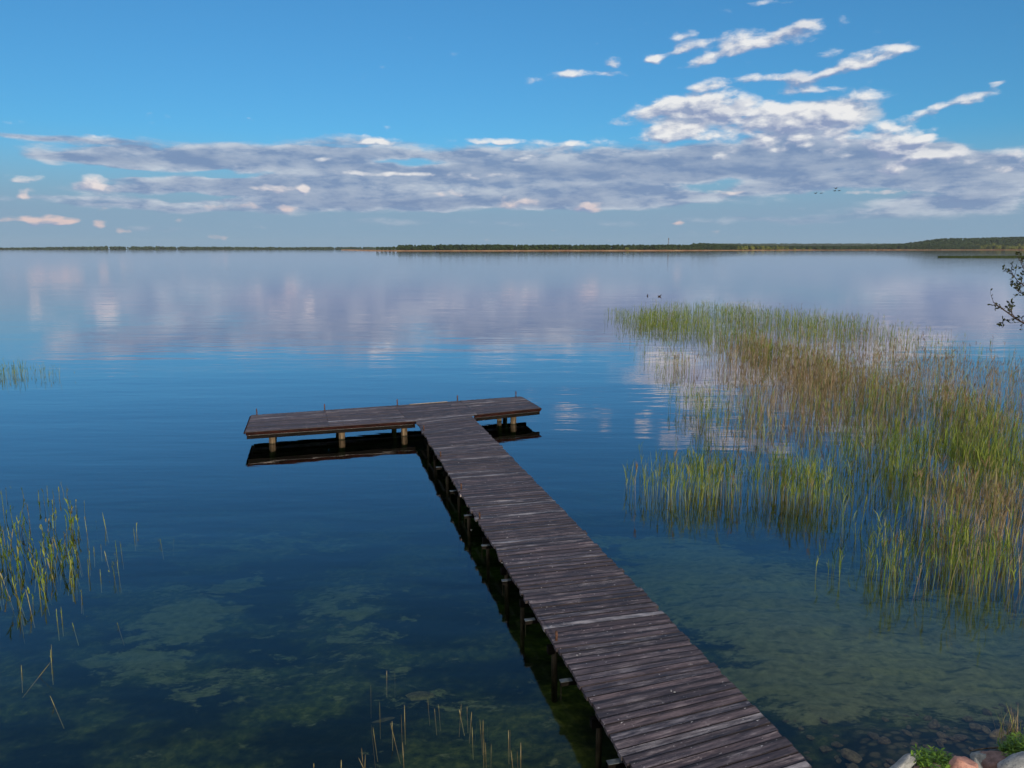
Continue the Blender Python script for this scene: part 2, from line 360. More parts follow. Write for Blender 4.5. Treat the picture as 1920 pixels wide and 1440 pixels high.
# ------------------------------------------------------------------ water
def watermat():
    m = bpy.data.materials.new('lake_water'); m.use_nodes = True; t = NT(m.node_tree); t.n.clear()
    g = t.new('ShaderNodeNewGeometry'); p = g.outputs['Position']; px_, py_, pz_ = t.sep(p)
    dist = t.vm('LENGTH', p)
    # long slow swell + fine ripples, calm and rippled patches
    w1 = t.noise(t.mapping(p, (.55, 1.5, 1), rot=(0, 0, R(8))), .9, 3, .5, .3)
    w2 = t.noise(t.mapping(p, (1.3, 4.2, 1), rot=(0, 0, R(-6))), 1.6, 3, .55)
    w3 = t.noise(t.mapping(p, (.12, .5, 1), rot=(0, 0, R(4))), .6, 4, .6)
    patch = t.mr(t.noise(t.mapping(p, (.035, .11, 1), rot=(0, 0, R(5))), 1, 3, .55), .42, .62)
    h = t.math('ADD', t.math('MULTIPLY', w1, .0060), t.math('MULTIPLY', w2, t.math('MULTIPLY_ADD', patch, .0032, .0005)))
    h = t.math('ADD', h, t.math('MULTIPLY', w3, .05))
    bn = t.new('ShaderNodeBump'); bn.inputs['Strength'].default_value = WAVE; bn.inputs['Distance'].default_value = 1.0
    t.l.new(h, bn.inputs['Height'])
    dot = t.math('ABSOLUTE', t.vm('DOT_PRODUCT', g.outputs['Incoming'], bn.outputs[0]))
    fr = t.math('MULTIPLY', t.math('POWER', t.math('SUBTRACT', 1, dot, clamp=True), 2.85), t.math('MULTIPLY_ADD', dot, -.72, 1.06), clamp=True)
    gl = t.new('ShaderNodeBsdfGlossy'); gl.inputs['Roughness'].default_value = .03
    gl.inputs['Color'].default_value = (1, .94, .98, 1)
    t.l.new(bn.outputs[0], gl.inputs['Normal'])
    tr = t.new('ShaderNodeBsdfTransparent')
    mx = t.new('ShaderNodeMixShader'); t.l.new(fr, mx.inputs[0]); t.l.new(tr.outputs[0], mx.inputs[1]); t.l.new(gl.outputs[0], mx.inputs[2])
    out = t.new('ShaderNodeOutputMaterial'); t.l.new(mx.outputs[0], out.inputs['Surface'])
    va = t.new('ShaderNodeVolumeAbsorption'); va.inputs['Color'].default_value = (.50, .70, .42, 1); va.inputs['Density'].default_value = .8
    t.l.new(va.outputs[0], out.inputs['Volume']); return m
WAVE = .5
wm = MB(); E_ = 7900
wm.hexa([(-E_, -60, -9), (E_, -60, -9), (E_, E_, -9), (-E_, E_, -9)], [(-E_, -60, 0), (E_, -60, 0), (E_, E_, 0), (-E_, E_, 0)])
water = wm.build('lake_water', watermat()); tag(water, kind='structure')

# ------------------------------------------------------------------ pier
def deckmat(t, b, dark=(.030, .024, .029), mid=(.14, .117, .132), light=(.54, .49, .50)):
    a = t.attr('pa', 'Vector'); u, v, r = t.sep(a)
    r3 = t.math('MULTIPLY', r, 91.7)
    g1 = t.noise(t.comb(t.math('MULTIPLY', u, 2.6), t.math('MULTIPLY', v, 22), r3), 1, 8, .74)
    g2 = t.noise(t.comb(t.math('MULTIPLY', u, 1.5), t.math('MULTIPLY', v, 4), t.math('ADD', r3, 7)), 1.2, 5, .65)
    wn = t.new('ShaderNodeTexWhiteNoise', noise_dimensions='1D'); t.l.new(r3, wn.inputs['W'])
    pr = wn.outputs['Value']
    base = t.mix(t.mr(g1, .34, .68), dark, mid)
    base = t.mix(1, base, t.mix(t.math('FRACT', t.math('MULTIPLY', pr, 7.3)), (.62, .62, .66), (1.25, 1.2, 1.2)), 'MULTIPLY')
    worn = t.math('ADD', t.math('MULTIPLY', g2, .8), t.math('MULTIPLY', t.math('POWER', pr, 6), .22))
    worn = t.math('ADD', worn, t.math('MULTIPLY', t.math('SUBTRACT', g1, .5), .75))
    c = t.mix(t.mr(worn, .44, .84, 0, .8), base, light)
    e = t.math('MINIMUM', v, t.math('SUBTRACT', .122, v))              # dirt along the joints
    c = t.mix(t.mr(t.math('ADD', e, t.math('MULTIPLY', t.math('SUBTRACT', g2, .5), .03)), .016, .002, 0, .75), c, (.016, .013, .015))
    nl = t.math('ABSOLUTE', t.math('SUBTRACT', t.math('FRACT', t.math('MULTIPLY', t.math('ADD', u, .71), 1/.7)), .5))
    nz_ = t.math('SQRT', t.math('ADD', t.math('POWER', t.math('MULTIPLY', nl, .7), 2), t.math('POWER', t.math('SUBTRACT', t.math('ABSOLUTE', t.math('SUBTRACT', v, .061)), .032), 2)))
    c = t.mix(t.mr(nz_, .006, .003, 0, .9), c, (.012, .009, .009))     # nail heads
    spot = t.noise(t.comb(t.math('MULTIPLY', u, 9), t.math('MULTIPLY', v, 13), r3), 1.6, 4, .7)
    c = t.mix(t.mr(spot, .645, .70, 0, .75), c, (.62, .60, .62))
    tint = t.mix(pr, (1.03, .97, 1.0), (.86, .93, 1.03)); c = t.mix(.8, c, tint, 'MULTIPLY')
    t.l.new(c, b.inputs['Base Color']); bump(t, b, g1, .7, .006)
    t.l.new(t.mr(g1, .3, .7, .45, .85), b.inputs['Roughness'])
M_deck = material('weathered_planks', deckmat, .7, .35)
def woodmat(c1, c2, sc=(14, 14, 1.5)):
    def f(t, b):
        o = objc(t); n = t.noise(t.mapping(o, sc), 1.5, 6, .65); n2 = t.noise(o, 1.7, 4, .6)
        c = t.mix(t.mr(n, .35, .68), c1, c2); c = t.mix(t.mr(n2, .5, .75, 0, .5), c, (c1[0]*.5, c1[1]*.5, c1[2]*.5))
        t.l.new(c, b.inputs['Base Color']); bump(t, b, n, .6, .01)
    return f
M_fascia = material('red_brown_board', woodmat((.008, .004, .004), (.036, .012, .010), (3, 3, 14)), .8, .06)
M_post = material('pale_post_wood', woodmat((.07, .055, .04), (.27, .21, .135)), .8)
def postmat(t, b):
    woodmat((.045, .036, .028), (.21, .165, .115))(t, b)
    c = b.inputs['Base Color'].links[0].from_socket; z = t.sep(pos(t))[2]; n = t.noise(pos(t), 9, 4, .6)
    w = t.mr(t.math('ADD', z, t.math('MULTIPLY', t.math('SUBTRACT', n, .5), .08)), .05, -.01)
    t.l.new(t.mix(w, c, (.012, .016, .008)), b.inputs['Base Color'])
M_post = material('pale_post_wood', postmat, .85, .05)
M_beam = material('dark_beam_wood', woodmat((.02, .017, .015), (.07, .058, .05), (2, 2, 10)), .8)
M_dpost = material('dark_post_wood', woodmat((.02, .018, .014), (.09, .075, .055)), .85, .05)
M_under = material('near_black_wood', woodmat((.004, .004, .004), (.014, .012, .011), (2, 2, 10)), .8, .05)  # near-black tone for girders, crossbeams and rods
M_pin = material('rusty_iron', woodmat((.03, .018, .014), (.13, .06, .04), (20, 20, 20)), .75)
M_metal = material('grey_bracket', woodmat((.05, .06, .075), (.12, .15, .18), (9, 9, 9)), .4, .6)
M_bird = material('white_dropping', woodmat((.5, .5, .5), (.75, .75, .74), (9, 9, 9)), .8)

DZ = .5; TH = .045
dv = Vector((-.2514, .9679)); LO = Vector((1.1613, 6.7686)); RO = Vector((2.9465, 6.745))
def V3(p, z): return Vector((p[0], p[1], z))
pier = empty('wooden_pier', (1.9, 4.2, 0), 0)
tag(pier, 'long weathered wooden pier with T-shaped end platform standing on posts in the lake', 'pier')
PINV = Matrix.Translation(-Vector(pier.location))
def pbuild(mb, name, mat, smooth=False, par=None):
    mb.v = [tuple(Vector(v)-pier.location) for v in mb.v]
    return mb.build(name, mat, par or pier, smooth)
# walkway planks
wk = MB(); s = -3.6; i = 0; rnd = random.Random(3)
def srt(s): return s+.472+.24*min(1, max(0, (2.6-s)/2.6))+max(0, (s-11.5))/(15.86-11.5)*.46
while s < 15.83:
    w = min(rnd.choice((.112, .12, .125, .135, .145)), 15.86-s)
    gap = rnd.uniform(.007, .017)
    s1 = s+w-gap; oL = rnd.uniform(-.015, .02) if rnd.random() > .1 else rnd.uniform(.02, .05); oR = rnd.uniform(-.015, .02) if rnd.random() > .1 else rnd.uniform(.02, .05)
    dz = [rnd.uniform(-.006, .006) for _ in range(4)]
    n = Vector((.9679, .2514))
    pts = [LO+dv*s-n*oL, RO+dv*srt(s)+n*oR, RO+dv*(srt(s)+(srt(s+w)-srt(s))*(1-gap/w))+n*oR, LO+dv*s1-n*oL]
    r = rnd.random()*10
    uv = [(0, 0, r), (1.75, 0, r), (1.75, w, r), (0, w, r)]
    c = .004
    top = [V3(p, DZ+z) for p, z in zip(pts, dz)]; bot = [V3(p, DZ+z-TH) for p, z in zip(pts, dz)]
    wk.hexa(bot, top, uv+uv)
    s += w; i += 1
# platform planks (part of the same deck, boards run lengthwise)
FR = [Vector(p) for p in ((-7.405, 20.730), (-2.828, 22.166), (-1.18, 22.981), (.919, 24.013))]
BK = [Vector((-7.962, 22.927)), Vector((.321, 25.937))]
SB = [0, .525, .735, 1.0]
def front(s):
    for k in range(3):
        if s <= SB[k+1]+1e-9: return FR[k].lerp(FR[k+1], (s-SB[k])/(SB[k+1]-SB[k]))
def deckp(s, t): return front(s).lerp(BK[0].lerp(BK[1], s), t)
pk = MB(); NP = 17
for k in range(NP):
    t0, t1 = k/NP, (k+1)/NP-.0055
    cuts = [0]+sorted({.25+(.045 if k % 4 == 1 else 0), .5 if k % 3 else .46, .75-(.05 if k % 5 == 2 else 0)})+[1]
    for a0, a1 in zip(cuts[:-1], cuts[1:]):
        r = rnd.random()*10; ss = [a0+.0006]+[q for q in SB[1:3]+[(a0+a1)/2] if a0+.01 < q < a1-.01]+[a1-.0006]; ss.sort()
        z0, z1 = rnd.uniform(-.006, .006), rnd.uniform(-.006, .006)
        for q0, q1 in zip(ss[:-1], ss[1:]):
            e0 = -rnd.uniform(0, .002) if q0 < .01 else 0
            P4 = [deckp(q0, t0), deckp(q1, t0), deckp(q1, t1), deckp(q0, t1)]
            za = z0+(z1-z0)*(q0-a0)/(a1-a0); zb = z0+(z1-z0)*(q1-a0)/(a1-a0)
            zz = [za, zb, zb, za]
            uv = [(q0*8.8, 0, r), (q1*8.8, 0, r), (q1*8.8, .12, r), (q0*8.8, .12, r)]
            pk.hexa([V3(p, DZ+z-TH) for p, z in zip(P4, zz)], [V3(p, DZ+z) for p, z in zip(P4, zz)], uv+uv)
pbuild(wk, 'walkway_deck', M_deck); pbuild(pk, 'platform_deck', M_deck)
# fascia boards round the platform
for (p, q) in ((FR[0], FR[1]), (FR[2], FR[3]), (FR[3], BK[1]), (BK[1], BK[0]), (BK[0], FR[0])):
    d = (q-p).normalized(); n = Vector((d.y, -d.x))*.019
    m = MB(); m.beam(V3(p+n+d*.02, DZ-.018), V3(q+n-d*.02, DZ-.018), .034, .078 if (p, q) in ((FR[0], FR[1]), (FR[2], FR[3])) else .05); pbuild(m, 'fascia_board', M_fascia)
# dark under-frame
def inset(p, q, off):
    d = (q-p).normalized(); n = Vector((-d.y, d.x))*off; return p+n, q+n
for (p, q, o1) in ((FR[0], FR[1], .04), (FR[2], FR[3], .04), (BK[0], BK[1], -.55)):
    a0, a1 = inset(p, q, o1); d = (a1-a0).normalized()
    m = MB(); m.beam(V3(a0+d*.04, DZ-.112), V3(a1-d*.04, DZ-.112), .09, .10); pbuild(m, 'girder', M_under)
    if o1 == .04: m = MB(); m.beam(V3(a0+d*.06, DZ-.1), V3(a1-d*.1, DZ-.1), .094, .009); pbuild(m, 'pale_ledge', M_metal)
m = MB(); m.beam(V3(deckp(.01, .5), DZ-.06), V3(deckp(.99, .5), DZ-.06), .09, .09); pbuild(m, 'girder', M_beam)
for off in (.16, .86, 1.56):
    a0 = LO+Vector((.9679, .2514))*off; m = MB()
    m.beam(V3(a0-dv*3.6, DZ-.055), V3(a0+dv*(15.7+off*.3), DZ-.055), .07, .13); pbuild(m, 'girder', M_beam)
# a pale slip of board on the back edge
m = MB(); m.beam(V3(deckp(.555, .965), DZ+.016), V3(deckp(.70, .975), DZ+.016), .05, .008)
pbuild(m, 'pale_batten', material('pale_wood', woodmat((.3, .24, .17), (.55, .45, .33)), .8))
def post(x, y, r=.085, top=DZ-.19, lean=(0, 0), mat=None):
    m = MB(); zb = float(bed_z(np.array(x), np.array(y)))-.4
    m.tube([(x+lean[0]*zb, y+lean[1]*zb, zb), (x, y, 0), (x+lean[0]*top, y+lean[1]*top, top)], [r*1.05, r, r*.97], 14, jit=.03)
    pbuild(m, 'post', mat or M_post, True)
for (s_, t_) in ((.075, .22), (.29, .17), (.49, .12), (.90, .14)): p = deckp(s_, t_); post(p.x, p.y, .095, lean=(.03, 0))
for (s_, t_) in ((.075, .8), (.29, .72), (.48, .62), (.70, .7), (.865, .4), (.92, .82)): p = deckp(s_, t_); post(p.x, p.y, .08, lean=(-.05, 0))
n2 = Vector((.9679, .2514))
for k, s_ in enumerate((-1.6, 1.1, 2.75, 4.15, 5.35, 6.75, 8.2, 9.6, 11.1, 12.6, 14.2)):
    a0 = LO+dv*s_+n2*(.10 if k % 3 else .04); b0 = RO+dv*(s_+.472)-n2*.12
    post(a0.x, a0.y, .034 if k % 2 else .040, mat=M_dpost); post(b0.x, b0.y, .045, mat=M_dpost)
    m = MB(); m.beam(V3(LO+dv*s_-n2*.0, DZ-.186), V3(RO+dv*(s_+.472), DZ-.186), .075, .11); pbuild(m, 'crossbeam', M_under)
for s_ in (.3, 1.85, 3.45, 4.8, 6.3, 7.9, 9.5, 11.4):      # stub beams with pale grey metal caps
    a0 = LO+dv*s_
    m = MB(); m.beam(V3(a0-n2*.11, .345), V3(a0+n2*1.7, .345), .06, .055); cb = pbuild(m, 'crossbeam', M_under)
    m = MB(); m.beam(V3(a0-n2*.12, .352), V3(a0+n2*.03, .352), .07, .006); pbuild(m, 'metal_cap', M_metal)
    m = MB(); e = a0-n2*.116-dv*.03; m.tube([V3(e, .345), V3(e, .12)], .005, 6); pbuild(m, 'iron_rod', M_under)
def pin(x, y, h=.16, r=.016, z=DZ):
    m = MB(); m.tube([(x, y, z-.02), (x+.004, y, z+h*.5), (x, y, z+h)], r, 8); pbuild(m, 'iron_pin', M_pin, True)
for p in ((-7.79, 22.93), (-5.89, 23.63), (-3.72, 24.40), (-1.82, 25.09), (.13, 25.80)): pin(p[0], p[1], .2, .019)
for s_ in (2.53, 7.24, 9.08, 11.75, 14.65): p = LO+dv*s_+n2*.05; pin(p.x, p.y, .13, .017)
m = MB(); rr = random.Random(5)
def splat(m, x, y, r):
    k = 9; m.add([(x+math.cos(6.283*i/k)*r*rr.uniform(.6, 1.2), y+math.sin(6.283*i/k)*r*.6*rr.uniform(.6, 1.2), DZ+.0075) for i in range(k)], [tuple(range(k))])
for (px_, py_) in ((786, 786), (763, 787), (905, 788), (912, 798), (900, 809), (822, 846), (956, 862), (970, 887), (925, 841), (914, 837), (986, 1081), (996, 1065), (1023, 1141), (955, 999), (1105, 1033), (1022, 950), (1086, 1226), (1265, 1295), (880, 995), (948, 1056), (470, 803), (477, 802), (604, 790), (577, 797)):
    g = G(px_, py_, DZ)
    for _ in range(rr.choice((1, 2, 3))):
        m = MB(); splat(m, g.x+rr.uniform(-.06, .06), g.y+rr.uniform(-.05, .05), rr.uniform(.006, .019)); pbuild(m, 'bird_dropping', M_bird)

# ------------------------------------------------------------------ reeds
def reedmat(t, b):
    a = t.attr('ra', 'Vector'); tone, hgt, r = t.sep(a)
    green = t.ramp(r, [(0, (.04, .10, .010)), (.5, (.11, .20, .018)), (1, (.27, .34, .045))])
    tan = t.ramp(r, [(0, (.14, .095, .055)), (.5, (.27, .20, .12)), (1, (.46, .37, .25))])
    c = t.mix(tone, green, tan)
    c = t.mix(t.mr(hgt, .30, 0, 0, .6), c, t.mix(tone, (.16, .15, .05), (.22, .15, .08)))
    t.l.new(c, b.inputs['Base Color'])
    tl = t.new('ShaderNodeBsdfTranslucent'); t.l.new(c, tl.inputs[0])
    mx = t.new('ShaderNodeMixShader'); mx.inputs[0].default_value = .3
    t.l.new(b.outputs[0], mx.inputs[1]); t.l.new(tl.outputs[0], mx.inputs[2])
    t.l.new(mx.outputs[0], t.n['Material Output'].inputs[0])
M_reed = material('reed', reedmat, .6, .3)
def ribbon(P, Wd, N, A):
    """P[n,k,3] centre lines, Wd[n,k] widths, N[n,3] side dirs, A[n,k,3] attributes -> verts, quads, attrs"""
    n, k, _ = P.shape; off = N[:, None, :]*Wd[..., None]*.5
    V = np.stack([P-off, P+off], 2).reshape(n, k*2, 3); A2 = np.repeat(A[:, :, None, :], 2, 2).reshape(n, k*2, 3)
    q = np.array([[2*i, 2*i+1, 2*i+3, 2*i+2] for i in range(k-1)])
    Qs = (q[None]+(np.arange(n)*k*2)[:, None, None]).reshape(-1, 4)
    return V.reshape(-1, 3), Qs, A2.reshape(-1, 3)
def reeds_geo(x, y, h, tone, rng, nleaf=3, sub=.3, seedhead=None, thick=1., lean=.10):
    n = len(x); ang = rng.uniform(0, 2*np.pi, n); side = np.stack([np.cos(ang), np.sin(ang)*.4, np.zeros(n)], 1)
    side /= np.linalg.norm(side, axis=1, keepdims=True)
    la = rng.normal(0, lean, (n, 2)); bend = rng.normal(0, lean*.8, (n, 2))
    rnd_ = rng.uniform(0, 1, n)
    out = []
    def pt(f):
        z = f*h; return np.stack([x+la[:, 0]*z+bend[:, 0]*h*f*np.abs(f), y+la[:, 1]*z+bend[:, 1]*h*f*np.abs(f), z], 1)
    fs = [-1, 0, .35, .7, 1.0]
    P = np.stack([pt(np.zeros(n))-np.stack([la[:, 0]*sub, la[:, 1]*sub, np.full(n, sub)], 1) if f < 0 else pt(np.full(n, f)) for f in fs], 1)
    w0 = rng.uniform(.005, .008, n)*thick
    Wd = np.stack([w0, w0, w0*.95, w0*.8, w0*.35], 1)
    A = np.stack([np.repeat(tone[:, None], 5, 1), np.tile(np.array([0, 0, .35, .7, 1.]), (n, 1)), np.repeat(rnd_[:, None], 5, 1)], 2)
    out.append(ribbon(P, Wd, side, A))
    for j in range(nleaf):
        f0 = rng.uniform(.3, .85, n); b0 = pt(f0); L = rng.uniform(.25, .6, n)*h*(1.0-.3*tone); a2 = rng.uniform(0, 2*np.pi, n)
        out_ = rng.uniform(.12, .5, n); dirx = np.cos(a2)*out_; diry = np.sin(a2)*out_
        p1 = b0+np.stack([dirx*L*.45, diry*L*.45, L*.5], 1); p2 = b0+np.stack([dirx*L, diry*L, L*.85*(1-out_*.35)], 1)
        sd_ = np.stack([-np.sin(a2), np.cos(a2), np.zeros(n)], 1)+rng.normal(0, .4, (n, 3)); sd_ /= np.linalg.norm(sd_, axis=1, keepdims=True)
        wl = rng.uniform(.008, .015, n)*thick*(1-.45*tone)
        tt = np.clip(tone+rng.normal(0, .12, n), 0, 1); r2 = np.clip(rnd_+rng.normal(0, .2, n), 0, 1)
        A = np.stack([np.repeat(tt[:, None], 3, 1), np.stack([f0, f0+.1, f0*0+1], 1), np.repeat(r2[:, None], 3, 1)], 2)
        out.append(ribbon(np.stack([b0, p1, p2], 1), np.stack([wl*.7, wl, wl*.1], 1), sd_, A))
    if seedhead is not None and seedhead.any():
        k = np.where(seedhead)[0]; m_ = len(k); b0 = pt(np.full(n, .93))[k]; L = rng.uniform(.14, .24, m_)
        for jj in range(2):
            a2 = rng.uniform(0, 6.28, m_); sd_ = np.stack([np.cos(a2), np.sin(a2), np.zeros(m_)], 1); wd = rng.uniform(.012, .028, m_)
            dr = np.stack([rng.normal(0, .3, m_), rng.normal(0, .3, m_), np.ones(m_)], 1)*L[:, None]
            A = np.stack([np.full((m_, 3), 1.), np.full((m_, 3), 1.), np.repeat(rng.uniform(0, .35, m_)[:, None], 3, 1)], 2)
            out.append(ribbon(np.stack([b0, b0+dr*.5, b0+dr], 1), np.stack([wd*.3, wd, wd*.1], 1), sd_, A))
    Vs, Qs, As = [], [], []; c = 0
    for v, q, a in out: Vs.append(v); Qs.append(q+c); As.append(a); c += len(v)
    return np.concatenate(Vs), np.concatenate(Qs), np.concatenate(As)
# clump maps: (photo x, y of the stems' feet, rx, ry, density 0-1, tone 0 green..1 tan, height)
CL = [(1165, 594, 22, 5, .5, 0, .9), (1222, 598, 42, 9, .9, 0, 1.0), (1200, 612, 30, 8, .9, 0, 1.), (1275, 612, 55, 14, .9, 0, 1.0), (1320, 590, 80, 10, .7, .05, 1.1),
      (1250, 625, 40, 9, .6, .1, .9), (1350, 628, 60, 14, .55, .1, 1.), (1390, 592, 60, 12, .25, .1, 1.2), (1470, 612, 80, 16, .7, .05, 1.1), (1560, 612, 70, 18, .6, .1, 1.1),
      (1400, 655, 60, 16, .65, .25, 1.1), (1500, 645, 90, 14, .45, .35, 1.2), (1340, 640, 60, 10, .3, .1, 1.), (1620, 640, 70, 24, .22, .4, 1.1), (1700, 650, 80, 20, .22, .5, 1.2),
      (1290, 694, 28, 10, .75, .7, 1.0), (1320, 700, 50, 10, .6, .95, 1.0), (1262, 685, 18, 10, .3, .2, .9), (1400, 690, 60, 18, .6, .85, 1.2), (1465, 680, 60, 22, .6, .9, 1.3),
      (1600, 700, 120, 30, .5, .8, 1.3), (1520, 735, 70, 40, .7, .95, 1.5), (1620, 760, 120, 40, .8, .95, 1.5), (1760, 740, 140, 40, .5, .9, 1.5), (1880, 740, 90, 50, .35, .85, 1.4),
      (1450, 770, 50, 40, .6, .9, 1.3), (1320, 790, 34, 26, .6, .25, 1.1), (1370, 785, 50, 30, .5, .35, 1.1), (1430, 820, 60, 24, .35, .6, 1.1),
      (1760, 800, 120, 40, .5, .45, 1.3), (1880, 820, 90, 50, .38, .3, 1.2), (1660, 830, 80, 40, .5, .4, 1.2), (1560, 830, 50, 30, .25, .4, 1.1),
      (1210, 925, 30, 22, .45, .05, .9), (1270, 925, 50, 24, .75, .1, 1.05), (1340, 915, 60, 26, .9, .12, 1.1), (1420, 925, 70, 26, .9, .15, 1.1), (1490, 925, 55, 30, .8, .15, 1.1), (1550, 940, 40, 30, .5, .2, 1.0),
      (1650, 910, 70, 46, .55, .12, 1.2), (1740, 900, 80, 50, .6, .1, 1.2), (1840, 900, 90, 60, .7, .12, 1.2), (1590, 990, 40, 24, .25, .1, .9),
      (1800, 990, 60, 40, .65, .85, 1.35), (1870, 985, 60, 50, .7, .9, 1.4), (1740, 985, 40, 30, .4, .4, 1.2),
      (1700, 1060, 60, 34, .6, .15, 1.05), (1780, 1075, 80, 34, .7, .2, 1.1), (1870, 1080, 80, 40, .7, .3, 1.1), (1620, 1050, 20, 24, .3, .05, .9), (1560, 1080, 14, 8, .6, .0, .75), (1530, 1078, 6, 5, .6, .1, .6),
      (1660, 1095, 50, 14, .4, .1, 1.), (1800, 1110, 110, 14, .45, .2, 1.), (2010, 900, 110, 250, .6, .3, 1.2), (2000, 740, 100, 60, .35, .8, 1.3)]
rng = np.random.default_rng(5)
Xs, Ys, Hs, Ts = [], [], [], []
for (cx, cy, rx, ry, dn, tn, hh) in CL:
    c = G(cx, cy); ex = abs(G(cx+rx, cy).x-c.x); ey = abs(G(cx, cy-ry).y-G(cx, cy+ry).y)/2
    area = math.pi*ex*ey*2.2; dist = c.length
    n = int(area*dn*float(np.interp(dist, [12, 20, 30, 45, 70], [68, 56, 26, 15, 13])))
    if n < 4: n = 4
    rr_ = rng.normal(0, .72, (n, 2)); rr_ = rr_[(rr_**2).sum(1) < 2.6]
    x_ = c.x+rr_[:, 0]*ex; y_ = (G(cx, cy-ry).y+G(cx, cy+ry).y)/2*.5+c.y*.5+rr_[:, 1]*ey
    # patchy thinning
    keep = np.array([mnoise.noise(Vector((a_*.9, b_*.55, 1.3)))*.7+.3*mnoise.noise(Vector((a_*2.7, b_*2.1, 5)))+rng.uniform(-.42, .42) > -.06 for a_, b_ in zip(x_, y_)]) if n else []
    x_, y_ = x_[keep], y_[keep]; n = len(x_)
    Xs.append(x_); Ys.append(y_); Hs.append(hh*.78*rng.uniform(.5, 1.15, n)); Ts.append(np.clip(np.where(rng.random(n) < tn, rng.normal(.92, .1, n), rng.normal(.06, .1, n)), 0, 1))
x_, y_, h_, t_ = map(np.concatenate, (Xs, Ys, Hs, Ts))
ok = (y_ > 9.6) & (x_ > 1.5+ .1*y_-.6)
x_, y_, h_, t_ = x_[ok], y_[ok], h_[ok], t_[ok]
print('reeds', len(x_))
# the nearest ones are things of their own, the rest of the bed is one mass
order = np.argsort(x_**2+y_**2); px_a, _ = proj(x_, y_, 0)
order = [k for k in order if px_a[k] < 1925]
own = order[:40]; rest = np.setdiff1d(np.arange(len(x_)), own)
farm = y_[rest] > 34
ra, rb = rest[~farm], rest[farm]
for nm, lab, sel, nl, th in (('reed_bed', 'dense bed of green and straw-coloured reeds standing in the water right of the pier', ra, 3, 1.), ('reed_bed', 'far part of the reed bed with short green stems, on the open-water side of the tan reeds', rb, 2, 1.5)):
    V_, Q_, A_ = reeds_geo(x_[sel], y_[sel], h_[sel], t_[sel], rng, nl, .35, (t_[sel] > .6) & (rng.random(len(sel)) < np.where(y_[sel] > 22, .5, .2)), th, .07)
    o = link(nm, np_mesh(nm, V_, Q_, {'ra': A_}), M_reed); tag(o, lab, 'reeds', kind='stuff')
def one_reed(x, y, h, tone, nleaf, lx, ly, label, group, thick=1.1, name='reed'):
    g2 = np.random.default_rng(int(abs(x*1000+y*377)) % 99991)
    V_, Q_, A_ = reeds_geo(np.zeros(1), np.zeros(1), np.array([h]), np.array([tone]), g2, nleaf, .3, None, thick, 1e-4 if (lx or ly) else .07)
    z = V_[:, 2]; V_[:, 0] += lx*z; V_[:, 1] += ly*z
    o = link(name, np_mesh(name, V_, Q_, {'ra': A_}), M_reed); o.location = (x, y, 0)
    return tag(o, label, 'reed', group)
for k in own:
    one_reed(float(x_[k]), float(y_[k]), float(h_[k]), float(t_[k]), 3, 0, 0, 'reed stem at the near fringe of the large reed bed right of the pier', 'reeds along the near fringe of the big bed', 1.05)
def px_reeds(lst, ox, oy, sc, tone, nleaf, label, group, thick, name='reed'):
    for (bx, by, tx, ty) in lst:
        bx, by, tx, ty = ox+bx/sc, oy+by/sc, ox+tx/sc, oy+ty/sc
        b = G(bx, by); d = ray(tx, ty); t = b.y/d.y; top = Vector((0, 0, H))+d*t
        h = max(top.z, .02); lx = (top.x-b.x)/h
        one_reed(b.x, b.y, h, tone() if callable(tone) else tone, nleaf, lx, random.uniform(-.05, .05), label, group, thick, name)
S1 = [(797,1040,795,945),(957,1077,955,965),(938,1145,935,1025),(892,1195,865,1080),(876,1110,875,1072),(766,1348,742,1082),(762,1180,752,1110),(948,1305,943,1203),(548,1371,548,1320),(690,1371,660,1305),(700,1371,703,1285),(685,1320,680,1240),(1107,960,1104,918),(1176,990,1174,962),(1150,1012,1148,990),(1316,1025,1320,962),(1312,1020,1307,995),(1358,1000,1357,975),(1383,1065,1387,1010),(1445,1130,1440,1060),(1460,1138,1461,1062),(1412,1160,1420,1075),(1392,1172,1390,1105),(1490,1120,1491,1100),(1465,1275,1466,1180),(1478,1290,1475,1210),(1512,1288,1513,1218),(1625,1190,1624,1128),(1634,1150,1634,1125),(1621,1300,1620,1225),(1647,1325,1640,1255),(1682,1310,1680,1262),(1703,1310,1703,1205),(841,780,841,745),(893,785,893,750),(739,910,738,835),(372,1365,372,1340)]
S1a = [s for s in S1 if s[0] < 1000]; S1b = [s for s in S1 if s[0] >= 1000]
px_reeds(S1a, 480, 1040, 3.43, lambda: random.uniform(.55, .8), 0, 'short pale dead reed stub in dark water at the bottom, farther from the pier', 'pale reed stubs at the bottom', 1.1)
px_reeds(S1b, 480, 1040, 3.43, lambda: random.uniform(.55, .85), 0, 'short pale dead reed stub between the dark water and the pier near the bottom', 'pale reed stubs near the pier', 1.0)
S2 = [(735,545,710,400),(714,350,708,262),(893,505,866,362),(813,470,810,432),(755,765,748,675),(748,890,740,755),(793,695,790,650),(852,655,850,632),(893,735,880,688),(848,905,845,840),(925,905,915,840),(965,910,942,785),(966,905,960,770),(1005,905,985,775),(985,715,975,595),(1027,715,1012,605),(972,750,968,690),(690,1080,684,1010),(484,1285,472,1190),(522,1255,515,1158),(620,1330,610,1292),(185,1315,168,1200),(340,1100,325,965),(648,965,646,880),(620,975,617,890),(603,975,598,915),(1000,1330,988,1290),(735,1255,733,1235),(1152,530,1148,450),(1360,640,1350,585),(435,1645,425,1520)]
px_reeds(S2, 0, 880, 4.5, lambda: random.uniform(.1, .4), 1, 'single small green reed standing apart, right of the left-hand reed clump', 'lone small reeds beside the left clump', 1.5)
